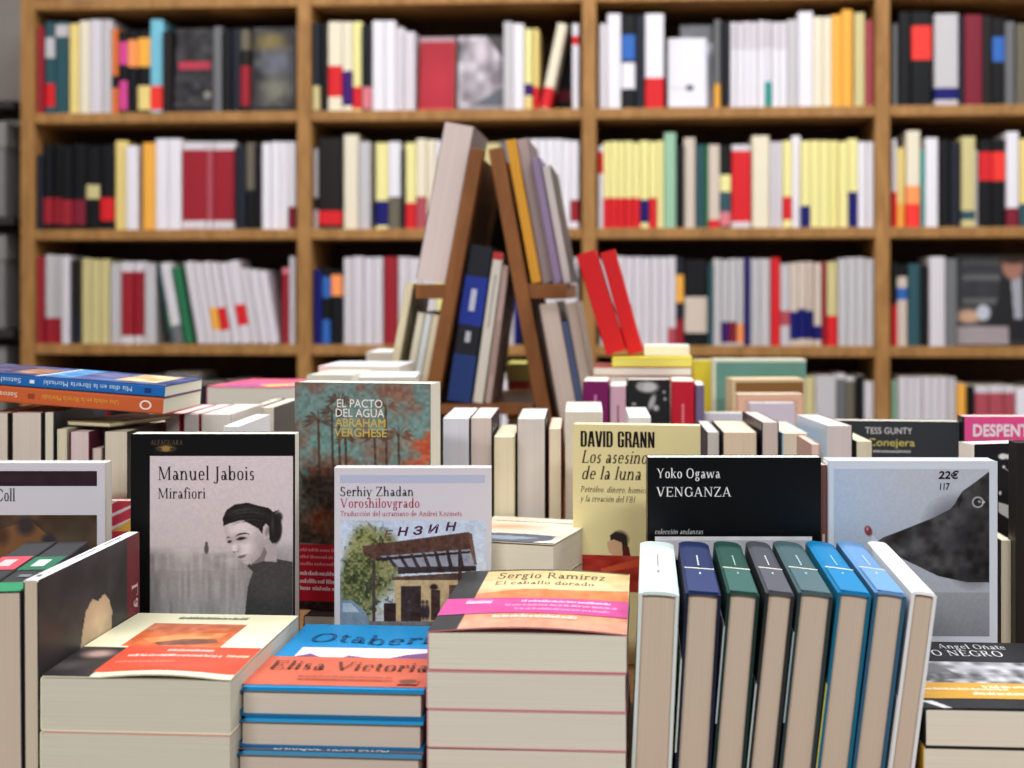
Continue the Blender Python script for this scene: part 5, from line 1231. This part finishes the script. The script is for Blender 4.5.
# two red books leaning on the pile
rg = 'two red books leaning on the yellow one'
spine_up(606, 626.5, 258, 2.02, (206, 30, 34), 'wider red book leaning on the yellow lying one, nearer to the wooden stand', pages=(206, 50, 48), w=.075, roll=-17, zbase=zy + .0045, group=rg, h=.148)
spine_up(627.8, 643.5, 255, 2.025, (206, 30, 34), 'narrower red book leaning beside the wider one, a dark slit between them', pages=(206, 50, 48), w=.075, roll=-15.6, zbase=zy + .0035, group=rg, h=.150)
lb = Book('paperback_book', .064, .07, .0135, T((sx(667, 2.02), 2.02, zy)) @ Rz(-3) @ T((0, 0, .0075)) @ B_LIE, cover=(242, 240, 238), pages=(244, 240, 232)); tag(lb.root, 'small white book lying on the yellow one beside the red pair', 'book')
# face-out boards towards the right
ar = 'covers standing one before the other on the second table'
b = stand(693, 713, 360, 2.3, .03, (226, 206, 62), 'yellow cover standing behind the grey-violet spine', group=ar)
b = stand(713, 806, 359, 2.26, .03, (222, 226, 208), 'large teal cover with cream border on the second table', group=ar, pages=(230, 226, 206))
cv = Canvas(716, 362, 806, 430, .8, (104, 152, 140)); cv.grain(14, 10, 8, 2); b.art(cv)
b = stand(732, 806, 379, 2.14, .05, (214, 196, 160), 'brown cover with cream border before the teal one', group=ar, yaw=5, pages=(220, 196, 156))
cv = Canvas(735, 382, 804, 430, .8, (134, 98, 54)); b.art(cv)
b = stand(738, 803, 394, 2.05, .03, (226, 184, 154), 'peach cover before the brown one', group=ar)
cv = Canvas(745, 400, 797, 430, .8, (206, 166, 150)); b.art(cv)
b = stand(750, 795, 403, 1.97, .02, (214, 204, 216), 'lavender-white cover before the peach one', group=ar)
b = stand(704, 752, 413, 1.90, .02, (214, 212, 220), 'pale grey cover low before the teal one', group=ar)
# little things seen between the legs of the stand
pile(506, 531, 2.475, pz(363.5, 2.475), -3, [((196, 190, 96), (206, 202, 130), 'yellow-green lying book seen between the legs of the stand', 'pile between the legs of the stand', 1.2), ((170, 40, 44), (190, 90, 80), 'red lying book seen between the legs of the stand', 'pile between the legs of the stand', .9), ((210, 158, 44), (210, 160, 60), 'ochre lying book seen between the legs of the stand', 'pile between the legs of the stand', 1.6), ((200, 196, 190), P1, 'pale lying book at the foot of the pile between the legs of the stand', 'pile between the legs of the stand', 6)], .1)
spine_up(533, 539, 376, 2.50, (206, 208, 210), 'thin white spine seen between the legs of the stand', w=.1, group=None)

# ------------------------------------------------------------------ books at the right end of the front table
b = stand(826, 957, 421, 1.68, .022, (54, 56, 60), 'dark grey paperback with white and yellow lettering', yaw=-7, rough=.5)
b.text('TESS GUNTY', 866, 433.8, 911.5, cap=6.4, color=(236, 234, 230), font='sans', bold=.0, name='title_lettering')
b.text('La Conejera', 854, 446, 914, cap=7.6, color=(232, 214, 110), font='sans', bold=.0, name='title_lettering')
b.bars(868, 910, 452.5, 2.6, (216, 214, 210), 61, 2)
b = stand(963, 1052, 416.5, 1.66, .024, (236, 84, 148), 'bright pink paperback with large white lettering', rough=.45, spine=(30, 28, 30))
b.text('DESPENTES', 973, 436, 1042, cap=11.5, color=(246, 234, 240), font='sans', bold=.035, name='title_lettering')
b = stand(971, 1030, 443.5, 1.50, .030, (36, 34, 36), 'black cover with white drawn shapes below the pink one', yaw=14, pages=(246, 236, 226), spine=(248, 236, 222))
cv = Canvas(972, 444, 1030, 560, 1.3, (34, 33, 36)); cv.ell(1003, 456.5, 5, 3, (236, 236, 236), 1, .25); cv.ell(1011, 457, 5, 3, (236, 236, 236), 1, .25); cv.ell(1004, 467, 1.6, 1.4, (226, 226, 226)); cv.ell(1015, 484, 1.2, 1.2, (210, 210, 210)); cv.ell(1000, 493, 1.6, 2, (226, 226, 226)); cv.poly([(1004, 467), (1016, 476), (1016, 477), (1004, 468)], (170, 170, 170)); cv.poly([(998, 502), (1030, 512), (1030, 532), (998, 512)], (236, 236, 236)); b.art(cv)
b = stand(1016, 1130, 443, 1.385, .024, (34, 30, 28), 'dark brown-black cover at the edge beside the film-wrapped book', pages=(60, 50, 44))
